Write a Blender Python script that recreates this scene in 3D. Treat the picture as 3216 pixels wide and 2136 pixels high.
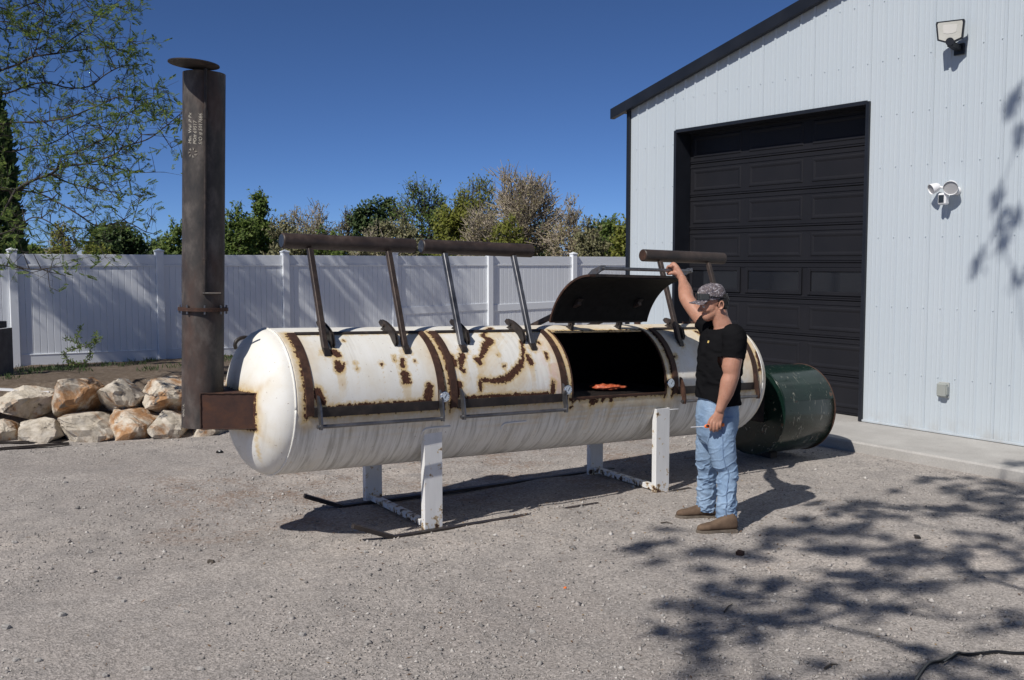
import bpy, bmesh, math, random
import numpy as np
from mathutils import Vector, Matrix

# ------------------------------------------------------------------ camera, sky, sun, exposure
scene = bpy.context.scene
for o in list(bpy.data.objects):
    bpy.data.objects.remove(o)
COL = scene.collection
FPX, CXP, CYP, CAMH = 3270.0, 1608.0, 1068.0, 2.0          # photograph pixels (3216 wide)
YAW, PITCH = math.radians(33.5), math.radians(4.34)
cam = bpy.data.cameras.new('camera')
cam.sensor_width = 36.0
cam.lens = 36.0 * FPX / 3216.0
cam.clip_start, cam.clip_end = 0.1, 9000
camo = bpy.data.objects.new('camera', cam)
COL.objects.link(camo)
camo.location = (0, 0, CAMH)
camo.rotation_euler = (math.pi / 2 - PITCH, 0, -YAW)
scene.camera = camo

SUN_EL = math.radians(46.5)
SUN_H = np.array([0.951, 0.309]); SUN_H /= np.linalg.norm(SUN_H)   # horizontal travel of the light
SUN_DIR = np.array([SUN_H[0] * math.cos(SUN_EL), SUN_H[1] * math.cos(SUN_EL), -math.sin(SUN_EL)])
world = bpy.data.worlds.new('World')
scene.world = world
world.use_nodes = True
wn = world.node_tree
bg = wn.nodes['Background']
sky = wn.nodes.new('ShaderNodeTexSky')
sky.sky_type = 'NISHITA'
sky.sun_disc = False
sky.sun_elevation = SUN_EL
sky.sun_rotation = math.atan2(-SUN_H[0], -SUN_H[1])
sky.altitude = 1400
sky.air_density = 0.40
sky.dust_density = 0.7
sky.ozone_density = 10.0
wn.links.new(sky.outputs[0], bg.inputs[0])
bg.inputs[1].default_value = 0.098
sl = bpy.data.lights.new('sun', 'SUN')
sl.energy = 4.35
sl.angle = math.radians(0.53)
sl.color = (1.0, 0.955, 0.89)
sun = bpy.data.objects.new('sun', sl)
COL.objects.link(sun)
sun.rotation_euler = Vector(SUN_DIR).to_track_quat('-Z', 'Y').to_euler()
sun.location = (-6, -3, 14)
vs = scene.view_settings
vs.view_transform = 'Standard'
vs.look = 'None'
vs.exposure = 0.0
vs.gamma = 1.0
vs.use_curve_mapping = False
scene.render.engine = 'CYCLES'

# ------------------------------------------------------------------ geometry of the photograph
FH = np.array([math.sin(YAW), math.cos(YAW), 0.0])
RT = np.array([math.cos(YAW), -math.sin(YAW), 0.0])
FW = FH * math.cos(PITCH) + np.array([0, 0, -math.sin(PITCH)])
UP = np.cross(RT, FW)
CAM = np.array([0, 0, CAMH])
rng = np.random.default_rng(7)
random.seed(7)


def ray(x, y):
    d = FW * FPX + RT * (x - CXP) - UP * (y - CYP)
    return d / np.linalg.norm(d)


def at(x, y, z=None, X=None, Y=None, D=None):
    """point on the line of sight of a photo pixel where it meets z=, X=, Y= or forward distance D="""
    d = ray(x, y)
    if z is not None:
        t = (z - CAM[2]) / d[2]
    elif X is not None:
        t = X / d[0]
    elif Y is not None:
        t = Y / d[1]
    else:
        t = D / (d @ FH)
    return CAM + d * t


# ------------------------------------------------------------------ numpy noise
def _hash(i, j, k, seed):
    h = (i * 374761393 + j * 668265263 + k * 2147483647 + seed * 1274126177) & 0xFFFFFFFF
    h = ((h ^ (h >> 13)) * 1274126177) & 0xFFFFFFFF
    h = ((h ^ (h >> 16)) * 2246822519) & 0xFFFFFFFF
    return ((h ^ (h >> 15)) & 0xFFFF) / 65535.0


def vnoise(P, scale=1.0, seed=0):
    p = np.asarray(P, float) * scale
    i = np.floor(p).astype(np.int64)
    f = p - i
    f = f * f * (3 - 2 * f)
    r = 0
    for dx in (0, 1):
        for dy in (0, 1):
            for dz in (0, 1):
                w = (f[:, 0] if dx else 1 - f[:, 0]) * (f[:, 1] if dy else 1 - f[:, 1]) * (f[:, 2] if dz else 1 - f[:, 2])
                r = r + w * _hash(i[:, 0] + dx, i[:, 1] + dy, i[:, 2] + dz, seed)
    return r * 2 - 1


def fbm(P, scale=1.0, octv=3, seed=0):
    r = 0; a = 1.0
    for o in range(octv):
        r = r + a * vnoise(P, scale * 2 ** o, seed + o * 17)
        a *= 0.5
    return r


def sstep(a, b, x):
    t = np.clip((x - a) / (b - a), 0, 1)
    return t * t * (3 - 2 * t)


# ------------------------------------------------------------------ mesh helpers
class MB:
    def __init__(self):
        self.V = []; self.F = []; self.n = 0

    def add(self, VF):
        V, F = VF
        V = np.asarray(V, float).reshape(-1, 3)
        self.V.append(V)
        self.F += [tuple(int(i) + self.n for i in f) for f in F]
        self.n += len(V)
        return self

    def get(self):
        return np.concatenate(self.V), self.F


ORIG = {}


def origin(o):
    return ORIG.get(o.name, np.zeros(3)) if o is not None else np.zeros(3)


def tag(o, label=None, cat=None, group=None, kind=None):
    if label: o['label'] = label
    if cat: o['category'] = cat
    if group: o['group'] = group
    if kind: o['kind'] = kind
    return o


def empty(name, loc, label=None, cat=None, group=None):
    o = bpy.data.objects.new(name, None)
    COL.objects.link(o)
    o.location = tuple(loc)
    o.empty_display_size = 0.2
    ORIG[o.name] = np.array(loc, float)
    return tag(o, label, cat, group)


def smooth_mesh(me, smooth):
    if smooth is True:
        me.polygons.foreach_set('use_smooth', np.ones(len(me.polygons), bool))
    elif smooth:
        me.polygons.foreach_set('use_smooth', np.ones(len(me.polygons), bool))
        me.set_sharp_from_angle(angle=math.radians(smooth))


def mk(name, VF, mat, parent=None, smooth=False, attrs=None, label=None, cat=None, group=None, kind=None, loc=None):
    """one mesh object; VF in world coordinates"""
    V, F = VF.get() if isinstance(VF, MB) else VF
    V = np.asarray(V, float)
    if parent is None:
        base = np.array(loc if loc is not None else [*(V[:, :2].mean(0)), V[:, 2].min()], float)
    else:
        base = origin(parent)
    me = bpy.data.meshes.new(name)
    W = V - base
    if isinstance(F, np.ndarray):
        nf, k = F.shape
        me.vertices.add(len(W)); me.vertices.foreach_set('co', W.ravel())
        me.loops.add(nf * k); me.loops.foreach_set('vertex_index', F.ravel().astype(np.int32))
        me.polygons.add(nf)
        me.polygons.foreach_set('loop_start', np.arange(0, nf * k, k, dtype=np.int32))
        me.update(calc_edges=True); me.validate()
    else:
        me.from_pydata(W.tolist(), [], F)
        me.update()
    if attrs:
        for k, v in attrs.items():
            a = me.attributes.new(k, 'FLOAT', 'POINT')
            a.data.foreach_set('value', np.asarray(v, np.float32))
    smooth_mesh(me, smooth)
    if mat is not None:
        me.materials.append(mat)
    o = bpy.data.objects.new(name, me)
    COL.objects.link(o)
    if parent is None:
        o.location = tuple(base)
    else:
        o.parent = parent
    ORIG[o.name] = base
    return tag(o, label, cat, group, kind)


def struct(name, VF, mat, **k):
    return mk(name, VF, mat, kind='structure', **k)


def _tmpl():
    bm = bmesh.new()
    h, b = 1.0, 0.25
    vs_ = []
    for sx in (-1, 1):
        for sy in (-1, 1):
            for sz in (-1, 1):
                vs_ += [(sx * (h - b), sy * (h - b), sz * h), (sx * (h - b), sy * h, sz * (h - b)), (sx * h, sy * (h - b), sz * (h - b))]
    for v in vs_: bm.verts.new(v)
    bm.verts.index_update()
    bmesh.ops.convex_hull(bm, input=bm.verts)
    bmesh.ops.dissolve_limit(bm, angle_limit=0.01, verts=bm.verts, edges=bm.edges)
    bm.verts.index_update()
    idx = {tuple(round(c, 3) for c in v): i for i, v in enumerate(vs_)}
    F = [tuple(idx[tuple(round(c, 3) for c in v.co)] for v in f.verts) for f in bm.faces]
    bm.free()
    return F


CB_F = _tmpl()


def cbox(c, half, bev=0.004, R=None):
    """chamfered box: centre, half sizes, bevel, 3x3 rotation (columns are the axes)"""
    hx, hy, hz = half
    b = min(bev, hx * 0.45, hy * 0.45, hz * 0.45)
    V = []
    for sx in (-1, 1):
        for sy in (-1, 1):
            for sz in (-1, 1):
                V += [(sx * (hx - b), sy * (hy - b), sz * hz), (sx * (hx - b), sy * hy, sz * (hz - b)), (sx * hx, sy * (hy - b), sz * (hz - b))]
    V = np.array(V)
    if R is not None:
        V = V @ np.asarray(R).T
    return V + np.asarray(c), CB_F


def frame(d, up=(0, 0, 1)):
    """axes with the third along d"""
    d = np.asarray(d, float); d = d / np.linalg.norm(d)
    u = np.cross(np.asarray(up, float), d)
    if np.linalg.norm(u) < 1e-4:
        u = np.cross(np.array([1, 0.2, 0]), d)
    u /= np.linalg.norm(u)
    v = np.cross(d, u)
    return np.stack([u, v, d], 1)


def beam(p0, p1, w, h, up=(0, 0, 1), bev=0.003):
    """rectangular bar from p0 to p1"""
    p0 = np.asarray(p0, float); p1 = np.asarray(p1, float)
    L = np.linalg.norm(p1 - p0)
    return cbox((p0 + p1) / 2, (w / 2, h / 2, L / 2), bev, frame(p1 - p0, up))


def loft(rings, cap=True):
    """rings: list of (n,3) arrays"""
    n = len(rings[0]); V = np.concatenate(rings); F = []
    for k in range(len(rings) - 1):
        for i in range(n):
            j = (i + 1) % n
            F.append((k * n + i, k * n + j, (k + 1) * n + j, (k + 1) * n + i))
    if cap:
        F.append(tuple(range(n - 1, -1, -1)))
        F.append(tuple(range((len(rings) - 1) * n, len(rings) * n)))
    return V, F


def ell(c, u, v, ru, rv, n=20, pw=2.0):
    t = np.linspace(0, 2 * math.pi, n, endpoint=False)
    cs, sn = np.cos(t), np.sin(t)
    if pw != 2.0:
        cs = np.sign(cs) * np.abs(cs) ** (2 / pw); sn = np.sign(sn) * np.abs(sn) ** (2 / pw)
    return np.asarray(c) + np.outer(cs * ru, u) + np.outer(sn * rv, v)


def cyl(p0, p1, r, n=16, r1=None, bev=0.0):
    p0 = np.asarray(p0, float); p1 = np.asarray(p1, float)
    R = frame(p1 - p0); r1 = r if r1 is None else r1
    d = R[:, 2]
    if bev:
        rg = [ell(p0, R[:, 0], R[:, 1], r - bev, r - bev, n), ell(p0 + d * bev, R[:, 0], R[:, 1], r, r, n),
              ell(p1 - d * bev, R[:, 0], R[:, 1], r1, r1, n), ell(p1, R[:, 0], R[:, 1], r1 - bev, r1 - bev, n)]
    else:
        rg = [ell(p0, R[:, 0], R[:, 1], r, r, n), ell(p1, R[:, 0], R[:, 1], r1, r1, n)]
    return loft(rg)


def tube(path, rad, n=10, flat=1.0, ends=False, up=(0, 0, 1)):
    """tapered tube along a path; ends=True rounds both ends"""
    P = np.asarray(path, float); k = len(P)
    rad = np.full(k, rad, float) if np.isscalar(rad) else np.asarray(rad, float)
    rings = []
    u = None
    for i in range(k):
        d = P[min(i + 1, k - 1)] - P[max(i - 1, 0)]
        d /= np.linalg.norm(d) + 1e-9
        if u is None:
            u = frame(d, up)[:, 0]
        u = u - d * (u @ d); u /= np.linalg.norm(u)
        v = np.cross(d, u)
        if ends and i == 0:
            for a in (80, 50, 25):
                a = math.radians(a)
                rings.append(ell(P[0] - d * rad[0] * math.sin(a), u, v, rad[0] * math.cos(a), rad[0] * flat * math.cos(a), n))
        rings.append(ell(P[i], u, v, rad[i], rad[i] * flat, n))
        if ends and i == k - 1:
            for a in (25, 50, 80):
                a = math.radians(a)
                rings.append(ell(P[i] + d * rad[i] * math.sin(a), u, v, rad[i] * math.cos(a), rad[i] * flat * math.cos(a), n))
    return loft(rings)


def sphere(c, r, R=None, nu=20, nv=12):
    r = np.array([r, r, r], float) if np.isscalar(r) else np.array(r, float)
    V = []; F = []
    for j in range(1, nv):
        p = math.pi * j / nv
        for i in range(nu):
            t = 2 * math.pi * i / nu
            V.append((math.sin(p) * math.cos(t), math.sin(p) * math.sin(t), math.cos(p)))
    V += [(0, 0, 1), (0, 0, -1)]
    for j in range(nv - 2):
        for i in range(nu):
            k = (i + 1) % nu
            F.append((j * nu + i, (j + 1) * nu + i, (j + 1) * nu + k, j * nu + k))
    T, B = len(V) - 2, len(V) - 1
    for i in range(nu):
        k = (i + 1) % nu
        F.append((T, i, k)); F.append((B, (nv - 2) * nu + k, (nv - 2) * nu + i))
    V = np.array(V) * r
    if R is not None:
        V = V @ np.asarray(R).T
    return V + np.asarray(c), F


def spline(pts, n=8):
    """Catmull-Rom through the points"""
    P = np.asarray(pts, float)
    Q = np.vstack([2 * P[0] - P[1], P, 2 * P[-1] - P[-2]])
    out = []
    for i in range(1, len(Q) - 2):
        for t in np.linspace(0, 1, n, endpoint=False):
            a, b, c, d = Q[i - 1], Q[i], Q[i + 1], Q[i + 2]
            out.append(0.5 * (2 * b + (c - a) * t + (2 * a - 5 * b + 4 * c - d) * t * t + (3 * b - a - 3 * c + d) * t ** 3))
    out.append(P[-1])
    return np.array(out)


def prisms(A, B, ra, rb, n=3):
    """many tapered twigs at once -> (V, F array)"""
    A = np.asarray(A, float); B = np.asarray(B, float)
    m = len(A)
    d = B - A
    d = d / (np.linalg.norm(d, axis=1, keepdims=True) + 1e-9)
    ref = np.where(np.abs(d[:, 2:3]) > 0.9, np.array([[1.0, 0, 0]]), np.array([[0, 0, 1.0]]))
    u = np.cross(d, ref); u /= np.linalg.norm(u, axis=1, keepdims=True) + 1e-9
    v = np.cross(d, u)
    ra = np.broadcast_to(np.asarray(ra, float), (m,)); rb = np.broadcast_to(np.asarray(rb, float), (m,))
    V = np.zeros((m, 2 * n, 3))
    for i in range(n):
        t = 2 * math.pi * i / n
        w = u * math.cos(t) + v * math.sin(t)
        V[:, i] = A + w * ra[:, None]
        V[:, n + i] = B + w * rb[:, None]
    base = (np.arange(m) * 2 * n)[:, None]
    F = []
    for i in range(n):
        j = (i + 1) % n
        F.append(np.concatenate([base + i, base + j, base + n + j, base + n + i], 1))
    return V.reshape(-1, 3), np.stack(F, 1).reshape(-1, 4)


def leaves(C, D, N, L, W):
    """diamond leaves: base point C, direction D, normal N, length, width"""
    C = np.asarray(C, float); D = np.asarray(D, float)
    D = D / (np.linalg.norm(D, axis=1, keepdims=True) + 1e-9)
    S = np.cross(D, N); S /= np.linalg.norm(S, axis=1, keepdims=True) + 1e-9
    L = np.broadcast_to(np.asarray(L, float), (len(C),))[:, None]; W = np.broadcast_to(np.asarray(W, float), (len(C),))[:, None]
    V = np.stack([C, C + D * L * 0.5 + S * W * 0.5, C + D * L, C + D * L * 0.5 - S * W * 0.5], 1)
    F = np.arange(len(C) * 4).reshape(-1, 4)
    return V.reshape(-1, 3), F


def rdir(n):
    v = rng.normal(size=(n, 3))
    return v / np.linalg.norm(v, axis=1, keepdims=True)


def cat(*vf):
    V = []; F = []; k = 0
    for v, f in vf:
        V.append(v); F.append(f + k); k += len(v)
    return np.concatenate(V), np.concatenate(F)


def fuse(name, mb, voxel, it=6, fac=0.5):
    """closed pieces -> one continuous skin"""
    V, F = mb.get()
    me = bpy.data.meshes.new('tmp'); me.from_pydata(V.tolist(), [], F); me.update()
    o = bpy.data.objects.new('tmp', me); COL.objects.link(o)
    m = o.modifiers.new('r', 'REMESH'); m.mode = 'VOXEL'; m.voxel_size = voxel
    if it:
        s = o.modifiers.new('s', 'SMOOTH'); s.factor = fac; s.iterations = it
    dg = bpy.context.evaluated_depsgraph_get()
    ev = o.evaluated_get(dg)
    m2 = bpy.data.meshes.new_from_object(ev)
    n = len(m2.vertices)
    W = np.zeros(n * 3); m2.vertices.foreach_get('co', W); W = W.reshape(-1, 3)
    NN = np.zeros(n * 3); m2.vertices.foreach_get('normal', NN); NN = NN.reshape(-1, 3)
    FF = [tuple(p.vertices) for p in m2.polygons]
    bpy.data.objects.remove(o); bpy.data.meshes.remove(me); bpy.data.meshes.remove(m2)
    return W, FF, NN


# ------------------------------------------------------------------ material helpers
class Mat:
    def __init__(self, name, base=(0.5, 0.5, 0.5), rough=0.6, metal=0.0, spec=0.5):
        self.m = bpy.data.materials.new(name)
        self.m.use_nodes = True
        self.nt = self.m.node_tree
        self.b = self.nt.nodes['Principled BSDF']
        self.set('Base Color', base); self.set('Roughness', rough); self.set('Metallic', metal); self.set('Specular IOR Level', spec)
        self.tc = None

    def set(self, k, v):
        s = self.b.inputs[k]
        if hasattr(v, 'is_output'):
            self.nt.links.new(v, s)
        elif s.type == 'RGBA':
            s.default_value = (*v[:3], 1)
        else:
            s.default_value = v
        return self

    def node(self, t, **k):
        n = self.nt.nodes.new(t)
        for a, v in k.items():
            if hasattr(n, a) and a not in ('Scale',):
                setattr(n, a, v)
            else:
                s = n.inputs[a.replace('_', ' ')] if a.replace('_', ' ') in n.inputs else n.inputs[a]
                if hasattr(v, 'is_output'):
                    self.nt.links.new(v, s)
                else:
                    s.default_value = v
        return n

    def co(self, scale=None):
        if self.tc is None:
            self.tc = self.node('ShaderNodeTexCoord').outputs['Object']
        if scale is None:
            return self.tc
        mp = self.node('ShaderNodeMapping')
        self.nt.links.new(self.tc, mp.inputs[0])
        mp.inputs['Scale'].default_value = scale
        return mp.outputs[0]

    def noise(self, scale, detail=4, rough=0.55, vec=None, dist=0.0):
        n = self.node('ShaderNodeTexNoise')
        n.inputs['Scale'].default_value = scale; n.inputs['Detail'].default_value = detail
        n.inputs['Roughness'].default_value = rough; n.inputs['Distortion'].default_value = dist
        self.nt.links.new(vec if vec is not None else self.co(), n.inputs['Vector'])
        return n.outputs['Fac']

    def voro(self, scale, feature='F1', out='Distance', vec=None):
        n = self.node('ShaderNodeTexVoronoi')
        n.feature = feature
        n.inputs['Scale'].default_value = scale
        self.nt.links.new(vec if vec is not None else self.co(), n.inputs['Vector'])
        return n.outputs[out]

    def ramp(self, fac, stops):
        n = self.node('ShaderNodeValToRGB')
        cr = n.color_ramp
        while len(cr.elements) < len(stops):
            cr.elements.new(0.5)
        for e, (p, c) in zip(cr.elements, stops):
            e.position = p
            e.color = (*c, 1) if not np.isscalar(c) else (c, c, c, 1)
        self.nt.links.new(fac, n.inputs[0])
        return n.outputs[0]

    def math(self, op, a, b=None, clamp=False):
        n = self.node('ShaderNodeMath'); n.operation = op; n.use_clamp = clamp
        for i, v in enumerate((a, b)):
            if v is None: continue
            if hasattr(v, 'is_output'): self.nt.links.new(v, n.inputs[i])
            else: n.inputs[i].default_value = v
        return n.outputs[0]

    def step(self, a, b, x):
        n = self.node('ShaderNodeMapRange'); n.interpolation_type = 'SMOOTHSTEP'
        n.inputs['From Min'].default_value = a; n.inputs['From Max'].default_value = b
        self.nt.links.new(x, n.inputs['Value'])
        return n.outputs[0]

    def mix(self, fac, a, b, mode='MIX'):
        n = self.node('ShaderNodeMix'); n.data_type = 'RGBA'; n.blend_type = mode
        for s, v in ((n.inputs[0], fac), (n.inputs[6], a), (n.inputs[7], b)):
            if hasattr(v, 'is_output'): self.nt.links.new(v, s)
            elif np.isscalar(v): s.default_value = v
            else: s.default_value = (*v[:3], 1)
        return n.outputs[2]

    def attr(self, name):
        n = self.node('ShaderNodeAttribute'); n.attribute_name = name
        return n.outputs['Fac']

    def bump(self, h, strength=0.4, dist=0.01, normal=None):
        n = self.node('ShaderNodeBump')
        n.inputs['Strength'].default_value = strength; n.inputs['Distance'].default_value = dist
        self.nt.links.new(h, n.inputs['Height'])
        if normal is not None: self.nt.links.new(normal, n.inputs['Normal'])
        self.nt.links.new(n.outputs[0], self.b.inputs['Normal'])
        return n.outputs[0]


def simple(name, c1, c2, scale=20, rough=0.6, metal=0.0, bump=0.15, bd=0.004, detail=5, spec=0.5, lo=0.35, hi=0.65):
    M = Mat(name, c1, rough, metal, spec)
    f = M.noise(scale, detail)
    M.set('Base Color', M.ramp(f, [(lo, c1), (hi, c2)]))
    if bump:
        M.bump(M.noise(scale * 3, 4), bump, bd)
    return M.m

# ------------------------------------------------------------------ materials
def m_gravel():
    M = Mat('gravel', rough=0.95, spec=0.15)
    big = M.noise(0.35, 4, 0.6)
    mid = M.noise(3.0, 5, 0.65)
    fine = M.noise(55, 4, 0.7)
    peb = M.voro(60, 'F1', 'Color')
    c = M.ramp(big, [(0.32, (0.315, 0.284, 0.262)), (0.5, (0.372, 0.340, 0.314)), (0.70, (0.455, 0.405, 0.362))])
    c = M.mix(M.step(0.42, 0.68, mid), c, (0.300, 0.276, 0.258))
    grit = M.ramp(fine, [(0.30, 0.55), (0.5, 1.0), (0.72, 1.38)])
    c = M.mix(1.0, c, grit, 'MULTIPLY')
    sp = M.node('ShaderNodeSeparateColor'); M.nt.links.new(peb, sp.inputs[0])
    c = M.mix(0.55, c, M.mix(1.0, c, M.ramp(sp.outputs[0], [(0.0, 0.72), (0.6, 1.0), (1.0, 1.34)]), 'MULTIPLY'))
    soil = M.attr('soil')
    sc = M.ramp(M.noise(14, 5, 0.7), [(0.3, (0.085, 0.062, 0.045)), (0.55, (0.15, 0.118, 0.09)), (0.75, (0.25, 0.21, 0.17))])
    far = M.attr('grass')
    c = M.mix(soil, c, sc)
    c = M.mix(far, c, M.ramp(M.noise(1.5, 5), [(0.35, (0.06, 0.075, 0.025)), (0.7, (0.12, 0.12, 0.05))]))
    # rusty leaf litter under and beside the tank
    lit = M.math('MULTIPLY', M.attr('litter'), M.step(0.54, 0.66, M.math('ADD', M.math('MULTIPLY', M.noise(24, 4, 0.7), 0.55), M.math('MULTIPLY', M.noise(1.7, 4, 0.6), 0.55))))
    c = M.mix(M.math('MULTIPLY', lit, 0.6), c, (0.22, 0.145, 0.10))
    M.set('Base Color', c)
    h = M.math('ADD', M.math('MULTIPLY', M.voro(75), 0.7), M.math('MULTIPLY', fine, 0.8))
    n1 = M.bump(h, 0.55, 0.012)
    M.bump(M.noise(9, 5, 0.7), 0.5, 0.03, n1)
    return M.m


def m_tank():
    M = Mat('tank_white_paint', rough=0.6, spec=0.3)
    rust = M.attr('rust'); dirt = M.attr('dirt'); pink = M.attr('pink')
    nz = M.noise(38, 5, 0.65); nb = M.noise(5, 4)
    v = M.math('ADD', rust, M.math('MULTIPLY', M.math('SUBTRACT', nz, 0.5), 1.05))
    mask = M.step(0.46, 0.54, v)
    halo = M.step(0.08, 0.50, v)
    white = M.ramp(nb, [(0.3, (0.80, 0.79, 0.75)), (0.7, (0.74, 0.715, 0.645))])
    # streaks that run down round the shell
    st = M.noise(1.0, 4, 0.6, M.co((26, 2.2, 2.2)), 0.3)
    st2 = M.noise(1.0, 5, 0.6, M.co((70, 3.0, 3.0)), 0.2)
    dm = M.math('MULTIPLY', dirt, M.math('ADD', M.step(0.40, 0.72, st), M.math('MULTIPLY', M.step(0.5, 0.7, st2), 0.6)), True)
    c = M.mix(M.math('MULTIPLY', dm, 0.62), white, (0.285, 0.265, 0.225))
    c = M.mix(M.math('MULTIPLY', pink, M.step(0.35, 0.6, M.noise(11, 4, 0.65))), c, (0.62, 0.32, 0.24))
    # small chips and scratches
    chip = M.step(0.685, 0.715, M.noise(48, 3, 0.6))
    c = M.mix(M.math('MULTIPLY', chip, 0.75), c, (0.20, 0.13, 0.09))
    c = M.mix(M.math('MULTIPLY', M.step(0.02, 0.40, M.math('ADD', M.attr('stain'), M.math('MULTIPLY', M.math('SUBTRACT', nb, 0.5), 0.5))), 0.75), c, M.ramp(M.noise(14, 4), [(0.35, (0.60, 0.45, 0.26)), (0.65, (0.72, 0.62, 0.44))]))
    c = M.mix(M.math('MULTIPLY', halo, 0.85), c, M.ramp(nz, [(0.35, (0.52, 0.34, 0.12)), (0.6, (0.62, 0.45, 0.20))]))
    rc = M.ramp(M.noise(60, 5, 0.7), [(0.3, (0.030, 0.014, 0.010)), (0.55, (0.075, 0.030, 0.018)), (0.75, (0.15, 0.065, 0.03))])
    c = M.mix(mask, c, rc)
    M.set('Base Color', c)
    M.set('Roughness', M.ramp(mask, [(0, 0.58), (1, 0.88)]))
    n1 = M.bump(M.math('SUBTRACT', M.math('MULTIPLY', nz, 0.5), mask), 0.35, 0.002)
    M.bump(M.noise(4, 3), 0.12, 0.01, n1)
    return M.m


def m_rust(name, a, b, c3, rough=0.8, scale=18, metal=0.0, spec=0.35):
    M = Mat(name, a, rough, metal, spec)
    f = M.noise(scale, 6, 0.68)
    g = M.noise(scale * 0.22, 4, 0.6, M.co((1, 1, 0.25)))
    c = M.ramp(f, [(0.3, a), (0.52, b), (0.72, c3)])
    c = M.mix(M.step(0.45, 0.7, g), c, a)
    M.set('Base Color', c)
    M.set('Roughness', M.ramp(f, [(0.3, rough - 0.2), (0.7, rough)]))
    M.bump(M.noise(scale * 4, 5), 0.3, 0.003)
    return M.m


def m_stack():
    M = Mat('stack_steel', rough=0.62, spec=0.4)
    f = M.noise(9, 6, 0.65, M.co((1, 1, 0.55)))
    g = M.noise(3.2, 4, 0.6, M.co((1.2, 1.2, 0.5)))
    c = M.ramp(f, [(0.30, (0.020, 0.020, 0.021)), (0.5, (0.052, 0.045, 0.041)), (0.70, (0.125, 0.108, 0.096))])
    c = M.mix(M.math('MULTIPLY', M.step(0.48, 0.74, g), 0.7), c, (0.078, 0.040, 0.028))
    c = M.mix(M.step(0.62, 0.72, M.noise(2.1, 5, 0.65, M.co((1.5, 1.5, 0.6)))), c, (0.022, 0.022, 0.024))
    M.set('Base Color', c)
    M.bump(M.noise(60, 5), 0.2, 0.002)
    return M.m


def m_steelbar():
    M = Mat('bare_steel', (0.2, 0.2, 0.21), 0.38, 0.85)
    f = M.noise(6, 5, 0.6)
    M.set('Base Color', M.ramp(f, [(0.35, (0.10, 0.10, 0.105)), (0.6, (0.23, 0.23, 0.24)), (0.75, (0.16, 0.11, 0.08))]))
    M.set('Roughness', M.ramp(f, [(0.3, 0.3), (0.7, 0.55)]))
    return M.m


def m_green():
    M = Mat('green_enamel', rough=0.22, spec=0.38)
    f = M.noise(4, 5)
    c = M.ramp(f, [(0.35, (0.004, 0.015, 0.0115)), (0.7, (0.009, 0.026, 0.020))])
    sc = M.step(0.63, 0.66, M.noise(1.0, 5, 0.6, M.co((34, 9, 9)), 1.2))
    c = M.mix(M.math('MULTIPLY', sc, 0.7), c, (0.30, 0.29, 0.24))
    c = M.mix(M.step(0.68, 0.71, M.noise(9, 4, 0.6)), c, (0.10, 0.055, 0.035))
    M.set('Base Color', c)
    M.set('Roughness', M.ramp(M.noise(7, 5), [(0.3, 0.10), (0.7, 0.28)]))
    M.bump(M.noise(2.5, 3), 0.12, 0.01)
    return M.m


def m_siding():
    M = Mat('siding_white', rough=0.38, spec=0.4)
    f = M.noise(0.8, 4, 0.6, M.co((1, 1, 0.3)))
    M.set('Base Color', M.ramp(f, [(0.3, (0.475, 0.530, 0.570)), (0.7, (0.505, 0.555, 0.592))]))
    z = M.node('ShaderNodeSeparateXYZ'); M.nt.links.new(M.co(), z.inputs[0])
    sp = M.math('MULTIPLY', M.step(0.34, 0.08, z.outputs['Z']), M.step(0.35, 0.75, M.noise(5, 5, 0.7)))
    M.set('Base Color', M.mix(M.math('MULTIPLY', sp, 0.5), M.ramp(f, [(0.3, (0.475, 0.530, 0.570)), (0.7, (0.505, 0.555, 0.592))]), (0.36, 0.33, 0.29)))
    M.bump(M.noise(1.6, 3), 0.06, 0.02)
    return M.m


def m_door():
    M = Mat('door_charcoal', rough=0.55, spec=0.18)
    f = M.noise(2, 4)
    M.set('Base Color', M.ramp(f, [(0.3, (0.0125, 0.0130, 0.0165)), (0.7, (0.0165, 0.0165, 0.020))]))
    M.bump(M.noise(90, 3, 0.6, M.co((1, 0.25, 1))), 0.12, 0.001)
    return M.m


def m_concrete():
    M = Mat('concrete', rough=0.9, spec=0.2)
    f = M.noise(2.5, 6, 0.65); g = M.noise(60, 4, 0.6)
    c = M.ramp(f, [(0.3, (0.36, 0.345, 0.325)), (0.7, (0.46, 0.445, 0.42))])
    c = M.mix(1.0, c, M.ramp(g, [(0.3, 0.86), (0.7, 1.08)]), 'MULTIPLY')
    c = M.mix(M.step(0.66, 0.75, M.noise(6, 4, 0.7)), c, (0.26, 0.22, 0.18))
    M.set('Base Color', c)
    M.bump(g, 0.25, 0.003)
    return M.m


def m_vinyl():
    M = Mat('white_vinyl', (0.80, 0.81, 0.83), 0.35, 0, 0.45)
    f = M.noise(1.4, 4)
    M.set('Base Color', M.ramp(f, [(0.3, (0.80, 0.83, 0.86)), (0.75, (0.76, 0.785, 0.81))]))
    return M.m


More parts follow.
